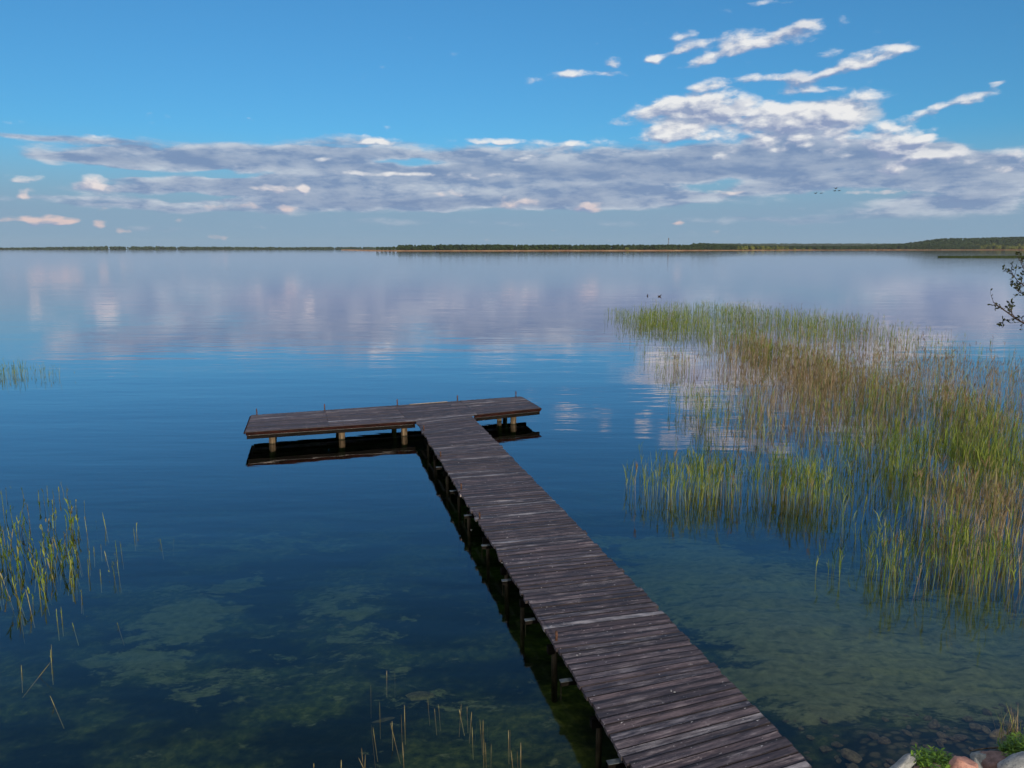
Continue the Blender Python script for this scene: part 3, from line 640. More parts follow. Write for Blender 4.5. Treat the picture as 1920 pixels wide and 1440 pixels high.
S3 = [(248,890,246,845),(104,980,103,942),(262,1140,240,1092),(393,615,393,578),(188,1000,243,930),(648,325,645,280),(768,360,762,330),(838,345,838,332)]
px_reeds(S3[:5], 0, 880, 2.571, .6, 0, 'pale broken reed stub below the left-hand reed clump', 'broken reed stubs below the left clump', 1.5)
px_reeds(S3[5:], 0, 880, 2.571, .3, 1, 'tiny green reed tip in open water between the left clump and the pier', 'tiny reed tips in open water', 1.5)
# left clump
nL = 0; rl = random.Random(21)
while nL < 180:
    q = rl.random(); bx = rl.uniform(-60, 150); by = rl.uniform(955, 1150)
    lim = 150 if by < 1080 else 150-(by-1080)*1.4
    if bx > lim or (by > 1090 and rl.random() < .4) or (bx > 60 and by < 985 and rl.random() < .5): continue
    if mnoise.noise(Vector((bx*.03, by*.03, 2)))+rl.uniform(-.3, .3) < -.12: continue
    g = G(bx, by); h = rl.uniform(.2, .46)
    one_reed(g.x, g.y, h, rl.choice((.0, .0, .05, .1, .2, .6)), 2 if rl.random() < .6 else 3, -.03+rl.gauss(0, .12), rl.gauss(0, .08), 'thin green reed in the loose clump at the left edge of the picture', 'reeds of the loose left clump', 2.0); nL += 1
for _ in range(12):
    g = G(rl.uniform(-10, 130), rl.uniform(915, 950)); one_reed(g.x, g.y, rl.uniform(.2, .38), .3, 1, 0, 0, 'thin reed scattered behind the loose left clump', 'scattered reeds behind the left clump', 1.8)
# small patch farther out on the left: one mass
n = 170; a0 = rng.uniform(-40, 112, n); a0 = np.where(rng.random(n) < .55, rng.uniform(-30, 50, n), a0); b0 = rng.normal(703, 5, n)
pp = np.array([G(a_, b_)[:2] for a_, b_ in zip(a0, b0)])
V_, Q_, A_ = reeds_geo(pp[:, 0], pp[:, 1], rng.uniform(.25, .6, n), np.clip(rng.normal(.05, .1, n), 0, 1), rng, 1, .3, None, 1.3, .1)
tag(link('reed_patch', np_mesh('reed_patch', V_, Q_, {'ra': A_}), M_reed), 'small distant patch of dark green reeds at the left edge of the lake', 'reeds', kind='stuff')
g = G(141, 708); one_reed(g.x, g.y, .45, .1, 1, 0, 0, 'single reed just right of the small distant left patch', None, 1.8)
# sparse stems left of the far bed
n = 230; a0 = 1125+np.abs(rng.uniform(0, 1, n))*170; b0 = rng.uniform(585, 730, n); kk = a0 > 1125+(b0-600)*.9; a0, b0 = a0[kk], b0[kk]; n = len(a0)
pp = np.array([G(a_, b_)[:2] for a_, b_ in zip(a0, b0)])
V_, Q_, A_ = reeds_geo(pp[:, 0], pp[:, 1], rng.uniform(.3, .8, n), np.clip(rng.normal(.1, .15, n), 0, 1), rng, 1, .3, None, 1.5, .07)
tag(link('sparse_reeds', np_mesh('sparse_reeds', V_, Q_, {'ra': A_}), M_reed), 'thin scattering of single reeds off the left flank of the big reed bed', 'reeds', kind='stuff')
# very far strip of reeds (right)
M_strip = material('far_reed', lambda t, b: b.inputs['Base Color'].__setattr__('default_value', (.035, .055, .015, 1)), .9, .1)
n = 5200; a0 = rng.uniform(1758, 2100, n); b0 = 482.6+rng.uniform(-.9, .9, n)*np.clip((a0-1750)/90, 0.1, 1)
pp = np.array([G(a_, b_)[:2] for a_, b_ in zip(a0, b0)])
V_, Q_, A_ = reeds_geo(pp[:, 0], pp[:, 1], rng.uniform(.7, 1.1, n), np.clip(rng.normal(.1, .15, n), 0, 1), rng, 1, .3, None, 14, .07)
tag(link('reed_strip', np_mesh('reed_strip', V_, Q_, {'ra': A_}), M_strip), 'low dark green strip of reeds far out in front of the right-hand shore', 'reeds', kind='stuff')

# ------------------------------------------------------------------ far shores
def landmat(c1, c2, sc):
    def f(t, b):
        n = t.noise(pos(t), sc, 6, .6); t.l.new(t.mix(t.mr(n, .3, .7), c1, c2), b.inputs['Base Color'])
    return f
M_sand = material('dry_shore', landmat((.28, .13, .07), (.52, .33, .18), .03), .95, .1)
M_land = material('wood_floor', landmat((.02, .035, .012), (.05, .07, .025), .02), .95, .1)
def leafmat(c1, c2, c3):
    def f(t, b):
        a = t.attr('ra', 'Vector'); tone, hgt, r = t.sep(a)
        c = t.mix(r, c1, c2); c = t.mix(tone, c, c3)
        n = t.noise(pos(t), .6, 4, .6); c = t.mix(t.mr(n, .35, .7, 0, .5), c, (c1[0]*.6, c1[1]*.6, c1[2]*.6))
        t.l.new(c, b.inputs['Base Color'])
    return f
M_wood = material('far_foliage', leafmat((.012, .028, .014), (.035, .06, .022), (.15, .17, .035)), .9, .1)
M_bark = material('tree_bark', landmat((.05, .04, .03), (.16, .13, .10), 2), .9, .1)
def shore_pts(px0, px1, n, fy):
    """points along a shoreline: photo x range, waterline y function"""
    out = []
    for i in range(n+1):
        px = px0+(px1-px0)*i/n; g = G(px, fy(px)); out.append(g)
    return out
def land(name, pts, depth, hts, mat):
    """a strip of ground behind a waterline; hts: (distance back, height) profile"""
    V_ = []; F_ = []; k = len(hts)
    for i, p in enumerate(pts):
        d = Vector((p.x, p.y, 0)).normalized()
        for (bk, hh) in hts: V_.append((p.x+d.x*bk, p.y+d.y*bk, hh*(1+.5*fbm(p.x*.004, bk*.01)) if hh > 0 else hh))
    for i in range(len(pts)-1):
        for j in range(k-1): F_.append((i*k+j, (i+1)*k+j, (i+1)*k+j+1, i*k+j+1))
    me = bpy.data.meshes.new(name); me.from_pydata(V_, [], F_); me.update()
    o = link(name, me, mat); tag(o, kind='structure'); return o
def yR(px):  # right-hand shoreline in the photo
    return float(np.interp(px, [640, 700, 900, 1250, 1500, 1700, 1850, 2300], [469.2, 470.6, 470.6, 470.2, 469.2, 469.0, 468.9, 468.9]))
ptsR = shore_pts(640, 2300, 160, yR)
land('beach', ptsR, 0, [(-8, -2.5), (0, -.05), (18, 1.5), (60, 2.2), (160, 2.6)], M_sand)
# woodland: trees as deformed clusters of leaf clumps
def ico():
    b = bmesh.new(); bmesh.ops.create_icosphere(b, subdivisions=1, radius=1); v = np.array([p.co[:] for p in b.verts]); f = np.array([[q.index for q in x.verts] for x in b.faces]); b.free(); return v, f
IV, IF = ico()
def crown_cloud(cx, cy, cz, w, h, tone, r, rng, clumps=9, size=.38, conic=.0):
    """arrays of clump centres for many trees -> V,F(tri),A"""
    n = len(cx); Vs, Fs, As = [], [], []; c = 0
    for j in range(clumps):
        f = rng.uniform(0, 1, n); a = rng.uniform(0, 6.283, n); rad = np.sqrt(rng.uniform(0, 1, n))*w*.5*np.sqrt(np.clip(1-(f*1.9-.9)**2*.8, .08, 1))*(1-conic*f)
        x = cx+np.cos(a)*rad; y = cy+np.sin(a)*rad; z = cz+h*(.25+.68*f)
        s_ = w*size*rng.uniform(.6, 1.1, n)*(1-.35*f)
        jit = 1+rng.normal(0, .2, (n, len(IV), 1))
        V_ = IV[None]*jit*s_[:, None, None]*np.array([1, 1, .85])+np.stack([x, y, z], 1)[:, None, :]
        Fs.append((IF[None]+(np.arange(n)*len(IV))[:, None, None]).reshape(-1, 3)+c); Vs.append(V_.reshape(-1, 3)); c += n*len(IV)
        rr2 = np.clip(r+rng.normal(0, .25, n), 0, 1)
        As.append(np.stack([np.repeat(tone, len(IV)), np.zeros(n*len(IV)), np.repeat(rr2, len(IV))], 1))
    return np.concatenate(Vs), np.concatenate(Fs), np.concatenate(As)
def wood(name, label, px0, px1, rows, n, fy, back0, dback, htf, tonef, basef=lambda p, b: 1.5, wd=8):
    r_ = np.random.default_rng(len(name)*7+int(px0)+600); px = r_.uniform(px0, px1, n); row = r_.integers(0, rows, n)
    bk = back0+row*dback+r_.uniform(0, dback*.8, n); X_, Y_, Z_, Ht = [], [], [], []
    for a_, b_ in zip(px, bk):
        g = G(a_, fy(a_)); d = Vector((g.x, g.y, 0)).normalized(); g = g+d*b_
        X_.append(g.x); Y_.append(g.y); Z_.append(basef(a_, b_)); Ht.append(htf(a_, b_)*r_.uniform(.8, 1.12))
    X_, Y_, Z_, Ht = map(np.array, (X_, Y_, Z_, Ht)); tone = np.array([tonef(a_, b_, r_) for a_, b_ in zip(px, bk)])
    V_, F_, A_ = crown_cloud(X_, Y_, Z_-Ht*.12, wd*r_.uniform(.8, 1.3, n), Ht*1.0, tone, r_.uniform(0, 1, n), r_, 9)
    o = link(name, np_mesh(name, V_, F_, {'ra': A_}), M_wood); tag(o, label, 'woodland', kind='stuff'); return o
def htR(px, b): return float(np.interp(px, [700, 720, 850, 1000, 1250, 1350, 1500, 1700, 2300], [12, 14, 16, 16, 17, 17, 17, 19, 20]))
def hillR(px, b):  # the ground rises behind the right-hand shore
    t = np.clip((b-60)/500, 0, 1)*np.interp(px, [900, 1200, 1260, 1330, 1400, 1600, 1690, 1760, 1920, 2300], [0, 8, 14, 13, 6, 6, 18, 43, 53, 53])
    return float(1.8+t)
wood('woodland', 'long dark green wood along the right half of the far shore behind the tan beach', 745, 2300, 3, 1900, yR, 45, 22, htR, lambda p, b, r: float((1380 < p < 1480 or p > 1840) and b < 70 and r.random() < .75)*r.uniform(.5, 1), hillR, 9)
wood('hillside_wood', 'wooded rise behind the right end of the far shore', 1300, 2300, 14, 2600, yR, 130, 40, lambda p, b: 12, lambda p, b, r: 0, hillR, 13)
V_ = []; # hill ground under the wooded rise
hp = ptsR
VV, FF = [], []; bks = [60, 150, 250, 350, 450, 560, 800]
for i, p in enumerate(hp):
    pxi = 640+(2300-640)*i/160; d = Vector((p.x, p.y, 0)).normalized()
    for b_ in bks: VV.append((p.x+d.x*b_, p.y+d.y*b_, hillR(pxi, b_)-.2))
for i in range(len(hp)-1):
    for j in range(len(bks)-1): k = len(bks); FF.append((i*k+j, (i+1)*k+j, (i+1)*k+j+1, i*k+j+1))
me = bpy.data.meshes.new('hill'); me.from_pydata(VV, [], FF); tag(link('hill', me, M_land), kind='structure')
# low left shore some five kilometres away and blue hills behind the middle
def yL(px): return 468.05
ptsL = shore_pts(-500, 760, 60, yL)
land('far_shore', ptsL, 0, [(-30, -2.5), (0, 0), (60, 2), (900, 3)], M_land)
wood('far_wood', 'low blue-green line of woods on the far left horizon', -500, 760, 3, 900, yL, 60, 60, lambda p, b: float(np.interp(p, [-400, 0, 60, 200, 480, 600, 700, 760], [10, 9, 12, 21, 15, 14, 15, 15])), lambda p, b, r: 0, lambda p, b: 1.5, 24)
def yM(px): return 467.6
ptsM = shore_pts(1180, 2000, 40, yM)
land('far_hill', ptsM[6:], 0, [(-30, -2), (0, 0), (400, 14), (900, 38), (1500, 42)], M_land)
wood('blue_hill_wood', 'bluish wooded hills on the horizon behind the middle of the right shore', 1180, 1900, 12, 2600, yM, 60, 90, lambda p, b: 14, lambda p, b, r: 0, lambda p, b: float(np.interp(b, [0, 400, 900, 1500], [0, 18, 46, 50]))*float(np.interp(p, [1180, 1300, 1330, 1700, 1900], [.0, .55, .95, .95, .8])), 30)
# trees one can tell apart at the left tip of the near wood and along its edge
def far_tree(px, back, h, w, tone, label, group=None, seed=1, z=1.4):
    g = G(px, yR(px)); d = Vector((g.x, g.y, 0)).normalized(); g = g+d*back
    e = empty('tree', (g.x, g.y, z)); tag(e, label, 'tree', group)
    r_ = np.random.default_rng(seed)
    V_, F_, A_ = crown_cloud(np.zeros(1), np.zeros(1), np.zeros(1), np.array([w]), np.array([h]), np.array([tone]), np.array([r_.uniform(.2, .9)]), r_, 26, .26)
    link('crown', np_mesh('crown', V_, F_, {'ra': A_}), M_wood, e)
    m = MB(); m.tube([(0, 0, -.5), (.1, 0, h*.35), (0, .1, h*.7)], [.35, .25, .1], 7); m.build('trunk', M_bark, e, True)
rt = random.Random(9); k = 0
for px in (708, 716, 723, 731, 738, 746, 753, 761, 768, 776, 784, 792):
    far_tree(px, rt.uniform(24, 34), rt.uniform(9, 12.5), rt.uniform(7.5, 10), 0, 'dark tree at the left tip of the near wood on the far shore', 'trees at the tip of the far wood', 100+k); k += 1
far_tree(827, 30, 16.5, 12, 0, 'tallest rounded dark tree of the left part of the far wood', None, 50)
far_tree(1100+75, 26, 8, 12, .6, 'light green bush in front of the far wood, left of the tower', None, 51)
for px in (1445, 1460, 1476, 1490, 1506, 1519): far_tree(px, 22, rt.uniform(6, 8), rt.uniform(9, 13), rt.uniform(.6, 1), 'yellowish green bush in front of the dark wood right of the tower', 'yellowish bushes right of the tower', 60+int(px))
far_tree(1517, 28, 15, 14, 0, 'broad dark tree in the middle of the right shore, right of the tower', None, 52)
far_tree(1595, 26, 12, 12, 0, 'small dark tree standing forward of the blue hills', None, 53)
for px in range(1832, 1926, 6):
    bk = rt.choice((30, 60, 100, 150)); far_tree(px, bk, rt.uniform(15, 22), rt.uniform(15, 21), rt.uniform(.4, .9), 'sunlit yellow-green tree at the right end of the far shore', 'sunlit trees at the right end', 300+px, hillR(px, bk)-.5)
# tower
g = G(1253, yR(1253)); d = Vector((g.x, g.y, 0)).normalized(); g = g+d*120
tw = empty('radio_tower', (g.x, g.y, 2)); tag(tw, 'thin grey radio tower rising above the far wood', 'tower')
M_tow = material('tower_grey', woodmat((.10, .09, .09), (.2, .17, .16), (1, 1, 1)), .6)
Ht = (466.5-447)/1461*g.length+3; m = MB()
for sx, sy in ((-1, -1), (1, -1), (1, 1), (-1, 1)): m.tube([(sx*1.9, sy*1.9, 0), (sx*.75, sy*.75, Ht)], .16, 6)
for q in range(9):
    z0 = Ht*q/9; z1 = Ht*(q+1)/9; w0 = 1.9-1.15*q/9; w1 = 1.9-1.15*(q+1)/9
    for (x0, y0, x1, y1) in ((-1, -1, 1, -1), (1, -1, 1, 1), (1, 1, -1, 1), (-1, 1, -1, -1)):
        m.tube([(x0*w0, y0*w0, z0), (x1*w1, y1*w1, z1)], .09, 5); m.tube([(x1*w0, y1*w0, z0), (x0*w1, y0*w1, z1)], .09, 5)
m.build('lattice_mast', M_tow, tw)
m = MB(); m.tube([(0, 0, Ht-4.5), (0, 0, Ht+.2)], 1.5, 10); m.build('antenna_drum', M_tow, tw)
m = MB(); m.tube([(0, 0, Ht), (0, 0, Ht+4)], .12, 6); m.build('antenna_rod', M_tow, tw)

# ------------------------------------------------------------------ ducks and birds
M_duck = material('duck_plumage', landmat((.015, .012, .012), (.05, .04, .035), 30), .8)
def duck(px, py, rz, label):
    g = G(px, py); m = MB()
    m.tube([(-.24, 0, .10), (-.19, 0, .085), (-.10, 0, .06), (.02, 0, .05), (.12, 0, .06), (.17, 0, .11), (.185, 0, .18), (.20, 0, .225), (.235, 0, .235), (.26, 0, .225), (.31, 0, .215)],
           [.012, .04, .085, .10, .075, .045, .034, .042, .043, .022, .010], 12)
    b = m.build('duck', M_duck, None, True); b.location = (g.x, g.y, 0); b.rotation_euler.z = rz; b.scale = (.9, .9, .9)
    sb = b.modifiers.new('s', 'SUBSURF'); sb.levels = sb.render_levels = 1
    tag(b, label, 'duck')
duck(1214, 555, R(70), 'dark duck on open water, the left one of the swimming pair')
duck(1236.5, 556, R(5), 'dark duck on open water, the right one of the swimming pair')
M_bd = material('bird_plumage', landmat((.03, .03, .035), (.07, .07, .075), 3), .8)
def bird(px, py, rz, flap, label):
    d = ray(px, py); c = Vector((0, 0, H))+d*(170/d.y); m = MB()
    m.tube([(-.42, 0, 0), (-.25, 0, 0), (-.05, 0, -.02), (.15, 0, 0), (.32, 0, .02), (.5, 0, .03), (.58, 0, .03)], [.02, .06, .10, .09, .045, .045, .012], 8)
    for s_ in (-1, 1):
        for (a0, a1, c0, c1, z0, z1) in ((.05, .42, .17, .14, .02, .02+.30*flap), (.42, .9, .14, .03, .02+.30*flap, .02+.42*flap)):
            v = [(c0, s_*a0, z0), (-c0, s_*a0, z0), (-c1, s_*a1, z1), (c1, s_*a1, z1)]
            m.hexa([(q[0], q[1], q[2]-.012) for q in v], [(q[0], q[1], q[2]+.012) for q in v])
    b = m.build('flying_bird', M_bd, None); b.location = c; b.rotation_euler.z = rz; b.scale = (.75, .75, .75); tag(b, label, 'bird', 'birds flying in two little flocks low over the lake')
bird(1529, 362.5, R(20), .5, 'leftmost bird of the small flock flying over the far shore')
bird(1540, 362, R(10), -.3, 'second bird from the left of the small flock over the far shore')
bird(1565, 358, R(0), .4, 'low bird at the left of the right-hand trio over the far shore')
bird(1567, 353.5, R(25), .8, 'topmost bird of the right-hand trio over the far shore')
bird(1573, 357.5, R(5), .2, 'rightmost bird of the flock over the far shore')

# ------------------------------------------------------------------ stones and boulders
def stonemat(c1, c2, c3):
    def f(t, b):
        o = objc(t); n = t.noise(o, 2.5, 8, .7); n2 = t.noise(o, 14, 4, .7)
        inf = t.new('ShaderNodeObjectInfo'); r = inf.outputs['Random']
        c = t.mix(t.mr(n, .35, .65), c1, c2); c = t.mix(t.mr(n2, .56, .66, 0, .7), c, c3)
        c = t.mix(t.math('MULTIPLY', r, .5), c, (c1[0]*.5, c1[1]*.55, c1[2]*.45)); t.l.new(c, b.inputs['Base Color']); bump(t, b, n2, .5, .02)
    return f
M_pink = material('pink_granite', stonemat((.40, .20, .17), (.55, .32, .27), (.14, .07, .07)), .75)
M_grey = material('grey_granite', stonemat((.20, .22, .25), (.42, .45, .48), (.06, .06, .07)), .75)
M_purp = material('brown_granite', stonemat((.15, .10, .10), (.36, .25, .25), (.06, .045, .05)), .8)
M_sub = material('submerged_stone', stonemat((.09, .07, .04), (.24, .185, .10), (.05, .05, .03)), .9)
def stone_mesh(seed, flat=.6, ang=.25, sub=3):
    b = bmesh.new(); bmesh.ops.create_icosphere(b, subdivisions=sub, radius=1); rs = random.Random(seed)
    cuts = [(Vector((rs.gauss(0, 1), rs.gauss(0, 1), rs.gauss(0, 1))).normalized(), rs.uniform(.62, .9)) for _ in range(9)]
    for v in b.verts:
        p = v.co.copy()
        for n_, d_ in cuts:
            e = p.dot(n_)-d_
            if e > 0: p -= n_*e*.85
        p *= 1+ang*.5*mnoise.noise(p*1.3+Vector((seed, 0, 0)))+.05*mnoise.noise(p*5+Vector((seed, 3, 0)))
        v.co = (p.x, p.y*.8, p.z*flat)
    me = bpy.data.meshes.new('stone'); b.to_mesh(me); b.free(); me.polygons.foreach_set('use_smooth', np.ones(len(me.polygons), bool)); return me
def boulder(px, py, z, sx, sy, sz, rz, mat, label, seed, tilt=0):
    g = G(px, py, z); me = stone_mesh(seed, 1, .3, 4); o = link('boulder', me, mat); o.location = g; o.scale = (sx, sy, sz); o.rotation_euler = (0, tilt, rz); tag(o, label, 'boulder')
    return o
boulder(1690, 1441, .05, .30, .10, .10, R(28), M_grey, 'long grey-blue shore stone sloping down to the left, left of the leafy plant', 3, R(-12))
boulder(1804, 1446, .08, .16, .19, .19, R(20), M_pink, 'rounded pink granite boulder right of the leafy plant', 8)
boulder(1839, 1431, .06, .15, .15, .14, R(60), M_grey, 'small grey-white boulder behind the pink granite one', 14)
boulder(1874, 1438, .08, .22, .20, .20, R(-12), M_purp, 'purplish brown boulder at the foot of the plant at the right edge', 21)
boulder(1745, 1456, .0, .2, .18, .14, R(5), M_purp, 'brown boulder under the low leafy plant', 33)
boulder(1935, 1465, .1, .4, .3, .3, R(5), M_grey, 'grey boulder half under the plant at the right edge', 35)
smesh = [stone_mesh(40+q, .62, .35, 3) for q in range(7)]
for q in smesh: q.materials.append(M_sub)
rs = random.Random(77); SUBL = [(1598, 1418, .14), (1548, 1402, .10), (1660, 1300+95, .09), (1700, 1380, .07), (1752, 1368, .13), (1570, 1395, .08), (1740, 1345, .07), (1765, 1390, .10), (1830, 1372, .12), (1640, 1385, .09), (1520, 1380, .07), (1815, 1350, .09), (1870, 1390, .13), (1850, 1335, .1), (1475, 1350, .05), (1600, 1436, .1), (1800, 1395, .1), (1848, 1378, .08), (1700, 1340, .05), (1890, 1360, .09), (1895, 1330, .11), (1660, 1345, .06)]
for _ in range(150):
    a_, b_ = rs.uniform(1470, 1980), rs.uniform(1300, 1438)
    if (b_-1300)/140 + (a_-1480)/500*.35 + rs.uniform(-.35, .35) < .62: continue
    SUBL.append((a_, b_, rs.uniform(.025, .07)))
for (a_, b_, r) in [(q[0], q[1], q[2]*.72) for q in SUBL]:
    g = G(a_, b_, -.25); z = float(bed_z(np.array(g.x), np.array(g.y))); g = G(a_, b_, z)
    z = float(bed_z(np.array(g.x), np.array(g.y)))+.1*fbm(g.x, g.y, .5, 5)
    o = bpy.data.objects.new('stone', smesh[rs.randrange(7)]); COL.objects.link(o); o.location = (g.x, g.y, z+r*.25); o.scale = (r*rs.uniform(1, 1.5), r, r*rs.uniform(.7, 1)); o.rotation_euler.z = rs.uniform(0, 6)
    tag(o, 'brownish stone lying under the shallow water near the shore boulders', 'stone', 'stones under the shallow water at the bottom right')
for (a_, b_, r, rz, lab) in ((568, 1177, .07, .1, 'small pale stone on the dark lake bed left of the pier, left of two'), (638, 1176, .06, .3, 'small pale stone on the dark lake bed left of the pier, right of two'), (786, 1309, .15, .1, 'flat pale stone on the lake bed between the pale stubs and the pier'), (718, 1355, .12, .4, 'round pale stone on the lake bed among the reed stubs')):
    g = G(a_, b_, -1.1); z = float(bed_z(np.array(g.x), np.array(g.y))); g = G(a_, b_, z+.05)
    o = bpy.data.objects.new('stone', smesh[int(r*100) % 7]); COL.objects.link(o); o.location = (g.x, g.y, z+.06); o.scale = (r*1.6, r, r*.6); o.rotation_euler.z = rz; tag(o, lab, 'stone')
# ------------------------------------------------------------------ shore plants
M_leaf = material('herb_leaf', leafmat((.06, .14, .012), (.16, .30, .025), (.45, .42, .2)), .45, .4)
def leafy(name, c, rx, ry, h, nst, nlf, ll, label, seed, drybl=0):
    r_ = np.random.default_rng(seed); e = empty(name, c); tag(e, label, 'plant')
    P0, D0, Ls = [], [], []; st = MB()
    for i in range(nst):
        a = r_.uniform(0, 6.283); q = math.sqrt(r_.uniform(0, 1)); bx, by = math.cos(a)*rx*q*.7, math.sin(a)*ry*q*.7
        hh = h*r_.uniform(.6, 1)*(1-.35*q); tx, ty = bx*1.45+r_.normal(0, .03), by*1.45+r_.normal(0, .03)
        st.tube([(bx, by, -.15), ((bx+tx)/2, (by+ty)/2, hh*.5), (tx, ty, hh)], [.004, .0035, .002], 5)
        for j in range(nlf):
            f = .15+.85*(j+r_.uniform(0, 1))/nlf; an = r_.uniform(0, 6.283); up = r_.uniform(-.1, .6)+(.5 if f > .9 else 0)
            P0.append((bx+(tx-bx)*f, by+(ty-by)*f, hh*f)); D0.append((math.cos(an), math.sin(an), up)); Ls.append(ll*r_.uniform(.6, 1.15)*(1.1-.3*f))
    st.build('stem', M_leaf, e)
    P0, D0, Ls = np.array(P0), np.array(D0), np.array(Ls); D0 /= np.linalg.norm(D0, axis=1, keepdims=True); n = len(Ls)
    sd_ = np.cross(D0, np.array([0, 0, 1.])); sd_ /= np.linalg.norm(sd_, axis=1, keepdims=True); sd_ = sd_+r_.normal(0, .25, (n, 3))
    P = np.stack([P0+D0*Ls[:, None]*f+np.array([0, 0, -1.])*(Ls[:, None]*f*f*.3) for f in (0, .3, .65, 1)], 1)
    wv = Ls*.24; Wd = np.stack([wv*.25, wv, wv*.75, wv*.05], 1)
    A = np.zeros((n, 4, 3)); A[..., 2] = r_.uniform(0, 1, n)[:, None]
    V_, Q_, A_ = ribbon(P, Wd, sd_, A); link('leaves', np_mesh('leaves', V_, Q_, {'ra': A_}, True), M_leaf, e)
    return e
leafy('leafy_plant', G(1752, 1434, .06), .22, .19, .17, 60, 16, .085, 'low bright green leafy plant between the long grey stone and the pink boulder', 4)
leafy('leafy_plant', G(1922, 1432, .10), .30, .22, .36, 100, 20, .07, 'taller dark green leafy plant at the right edge above the brown boulder', 5)
def grass_tuft(c, label):
    r_ = np.random.default_rng(8); n = 46; a = r_.uniform(0, 6.283, n); L = r_.uniform(.2, .45, n); o_ = r_.uniform(.05, .5, n)
    b0 = np.stack([r_.normal(0, .05, n), r_.normal(0, .04, n), np.zeros(n)-.1], 1)
    P = np.stack([b0+np.stack([np.cos(a)*o_*L*f*f, np.sin(a)*o_*L*f*f, L*f*1.15], 1) for f in (0, .4, .75, 1)], 1)
    sd_ = np.stack([-np.sin(a), np.cos(a), np.zeros(n)], 1); A = np.zeros((n, 4, 3)); A[..., 0] = np.where(r_.random(n) < .7, .95, .2)[:, None]; A[..., 1] = 1; A[..., 2] = r_.uniform(.4, 1, n)[:, None]
    V_, Q_, A_ = ribbon(P, np.tile(np.array([.006, .007, .005, .001]), (n, 1)), sd_, A)
    o = link('grass_tuft', np_mesh('grass_tuft', V_, Q_, {'ra': A_}), M_reed); o.location = c; tag(o, label, 'grass')
grass_tuft(G(1893, 1385, .12), 'tuft of dry straw-coloured grass sticking up above the right-edge plant')
m = MB(); p = G(1818, 1408, .06); q = G(1872, 1402, .10); m.tube([p, p.lerp(q, .5)+Vector((0, 0, .01)), q], [.004, .007, .009], 6)
tag(m.build('stick', M_post), 'thin pale stick poking over the water behind the brown boulder', 'stick')
# ------------------------------------------------------------------ tree whose twigs reach in from the right
M_twig = material('twig_bark', landmat((.03, .022, .02), (.07, .055, .05), 9), .9, .1)
M_bud = material('alder_leaf', leafmat((.012, .018, .008), (.04, .055, .015), (.2, .2, .05)), .7, .2)
tb = Vector((8.0, 5.9, float(bed_z(np.array(8.0), np.array(5.9)))-.2))
tree = empty('alder_tree', tb); tag(tree, 'sparse small-leaved tree whose dark twigs reach in at the right edge above the reeds', 'tree')
tr = MB(); rt = random.Random(31); leaves = []
def T(px, py, y): d = ray(px, py); return Vector((0, 0, H))+d*(y/d.y)
def grow(p, d, L, r, depth):
    pts = [p]; rad = [r]; n = 4
    for i in range(n):
        d = (d+Vector((rt.gauss(0, .13), rt.gauss(0, .13), rt.gauss(0, .1)+.03))).normalized(); pts.append(pts[-1]+d*L/n); rad.append(r*(1-.75*(i+1)/n))
    tr.tube([q-tb for q in pts], rad, 5 if r < .02 else 8, cap=True)
    if depth == 0 or L < .12:
        for q in pts[1:]:
            for _ in range(rt.choice((1, 1, 2))): leaves.append((q-tb, d, rt.uniform(.014, .028)))
        leaves.append((pts[-1]-tb, d, .03)); return
    for i in range(1, n+1):
        for _ in range(2 if depth > 1 else rt.choice((1, 2))):
            a = Vector((rt.gauss(0, 1), rt.gauss(0, 1), rt.gauss(0, .8))).normalized()
            grow(pts[i], (d*.8+a*.75).normalized(), L*rt.uniform(.38, .6), rad[i]*.6+.0005, depth-1)
trunk = [tb, tb+Vector((.1, .1, 1.6)), tb+Vector((-.05, .1, 3.2)), tb+Vector((.1, .2, 4.6)), tb+Vector((.2, .1, 6.6))]
tr.tube([q-tb for q in trunk], [.12, .10, .08, .06, .02], 10)
for (st_, tg) in ((trunk[2], T(1960, 640, 6.9)), (trunk[3], T(1950, 545, 6.9))):
    tr.tube([st_-tb, st_.lerp(tg, .5)-tb+Vector((0, 0, -.08)), tg-tb], [.035, .022, .012], 7)
    rs2 = rt.getstate()
    for q in range(9):
        f = .12+.62*q/9; b_ = st_.lerp(tg, f)+Vector((0, 0, -.16*(1-abs(2*f-1)))); a_ = Vector((rt.gauss(0, .5), rt.gauss(0, 1), rt.gauss(.3, .8))).normalized()
        grow(b_, ((tg-st_).normalized()*.5+a_).normalized(), rt.uniform(.3, .5), .006, 2)
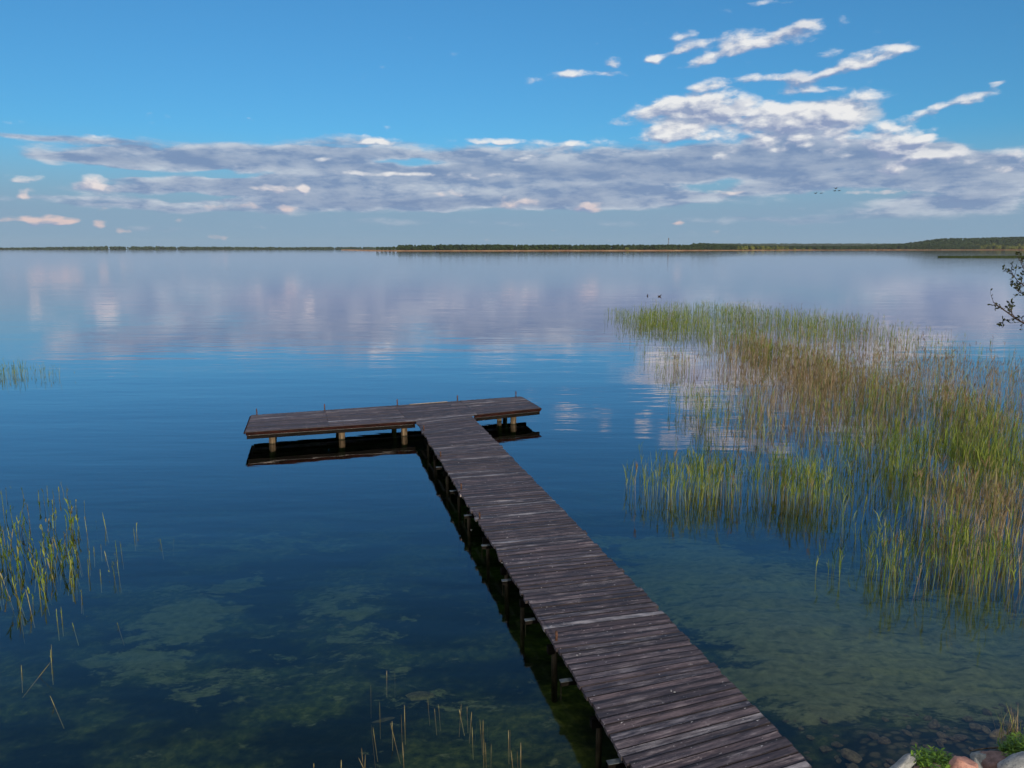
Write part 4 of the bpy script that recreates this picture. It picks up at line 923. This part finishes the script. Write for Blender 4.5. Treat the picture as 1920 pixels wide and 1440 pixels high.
# the two sprays seen in the picture
def spray(pp, y, r0, sub, L):
    P_ = [T(a_, b_, y) for a_, b_ in pp]; tr.tube([q-tb for q in P_], [r0*(1-.7*i/(len(P_)-1)) for i in range(len(P_))], 6)
    for i in range(1, len(P_)):
        d = (P_[i]-P_[i-1]).normalized()
        for _ in range(sub):
            q = P_[i-1].lerp(P_[i], rt.random()); a = Vector((rt.gauss(0, .8), rt.gauss(0, .5), rt.gauss(0, .8)))
            grow(q, (d*.9+a*.8).normalized(), L*rt.uniform(.6, 1.1), .0022, 1)
spray([(1960, 640), (1922, 607), (1904, 597), (1888, 585), (1872, 574), (1862, 566)], 6.9, .010, 3, .11)
spray([(1904, 597), (1896, 585), (1893, 575)], 6.9, .004, 3, .08)
spray([(1903, 597), (1885, 600), (1880, 603), (1878, 606)], 6.9, .003, 2, .06)
spray([(1950, 545), (1921, 536), (1908, 527), (1900, 516), (1896, 508)], 6.9, .006, 4, .11)
spray([(1950, 545), (1922, 553), (1911, 548), (1904, 541)], 6.9, .005, 4, .09)
spray([(1935, 530), (1920, 505), (1915, 494), (1912, 487)], 6.9, .004, 3, .08)
for z in (2.2, 3.0, 3.6, 4.2, 4.8, 5.4, 6.0):
    a = rt.uniform(-1.4, 1.6); b0 = tb+Vector((.1, .1, z)); grow(b0, Vector((math.cos(a)*1, math.sin(a), .5)).normalized(), 1.5, .03, 2)
tr.build('trunk', M_twig, tree, True)
n = len(leaves); P0 = np.array([l[0][:] for l in leaves]); r_ = np.random.default_rng(2)
D0 = np.array([l[1][:] for l in leaves])+r_.normal(0, .7, (n, 3)); D0 /= np.linalg.norm(D0, axis=1, keepdims=True); Ls = np.array([l[2] for l in leaves])
sd_ = np.cross(D0, r_.normal(0, 1, (n, 3))); sd_ /= np.linalg.norm(sd_, axis=1, keepdims=True)
P = np.stack([P0+D0*Ls[:, None]*f for f in (0, .35, .7, 1)], 1); Wd = np.stack([Ls*.2, Ls*.6, Ls*.5, Ls*.05], 1); A = np.zeros((n, 4, 3)); A[..., 2] = r_.uniform(0, 1, n)[:, None]
V_, Q_, A_ = ribbon(P, Wd, sd_, A); link('leaves', np_mesh('leaves', V_, Q_, {'ra': A_}), M_bud, tree)
print('leaves', n, 'objects', len(bpy.data.objects))

# ------------------------------------------------------------------ air
hm = bpy.data.materials.new('haze'); hm.use_nodes = True; t = NT(hm.node_tree); t.n.clear()
pv = t.new('ShaderNodeVolumePrincipled'); pv.inputs['Color'].default_value = (.75, .87, 1, 1); pv.inputs['Density'].default_value = 2.4e-5
t.l.new(pv.outputs[0], t.new('ShaderNodeOutputMaterial').inputs['Volume'])
m = MB(); m.hexa([(-8000, -320, -11), (8000, -320, -11), (8000, 8000, -11), (-8000, 8000, -11)], [(-8000, -320, 95), (8000, -320, 95), (8000, 8000, 95), (-8000, 8000, 95)])
tag(m.build('haze', hm), 'thin pale air haze over the whole lake', 'haze', kind='stuff')
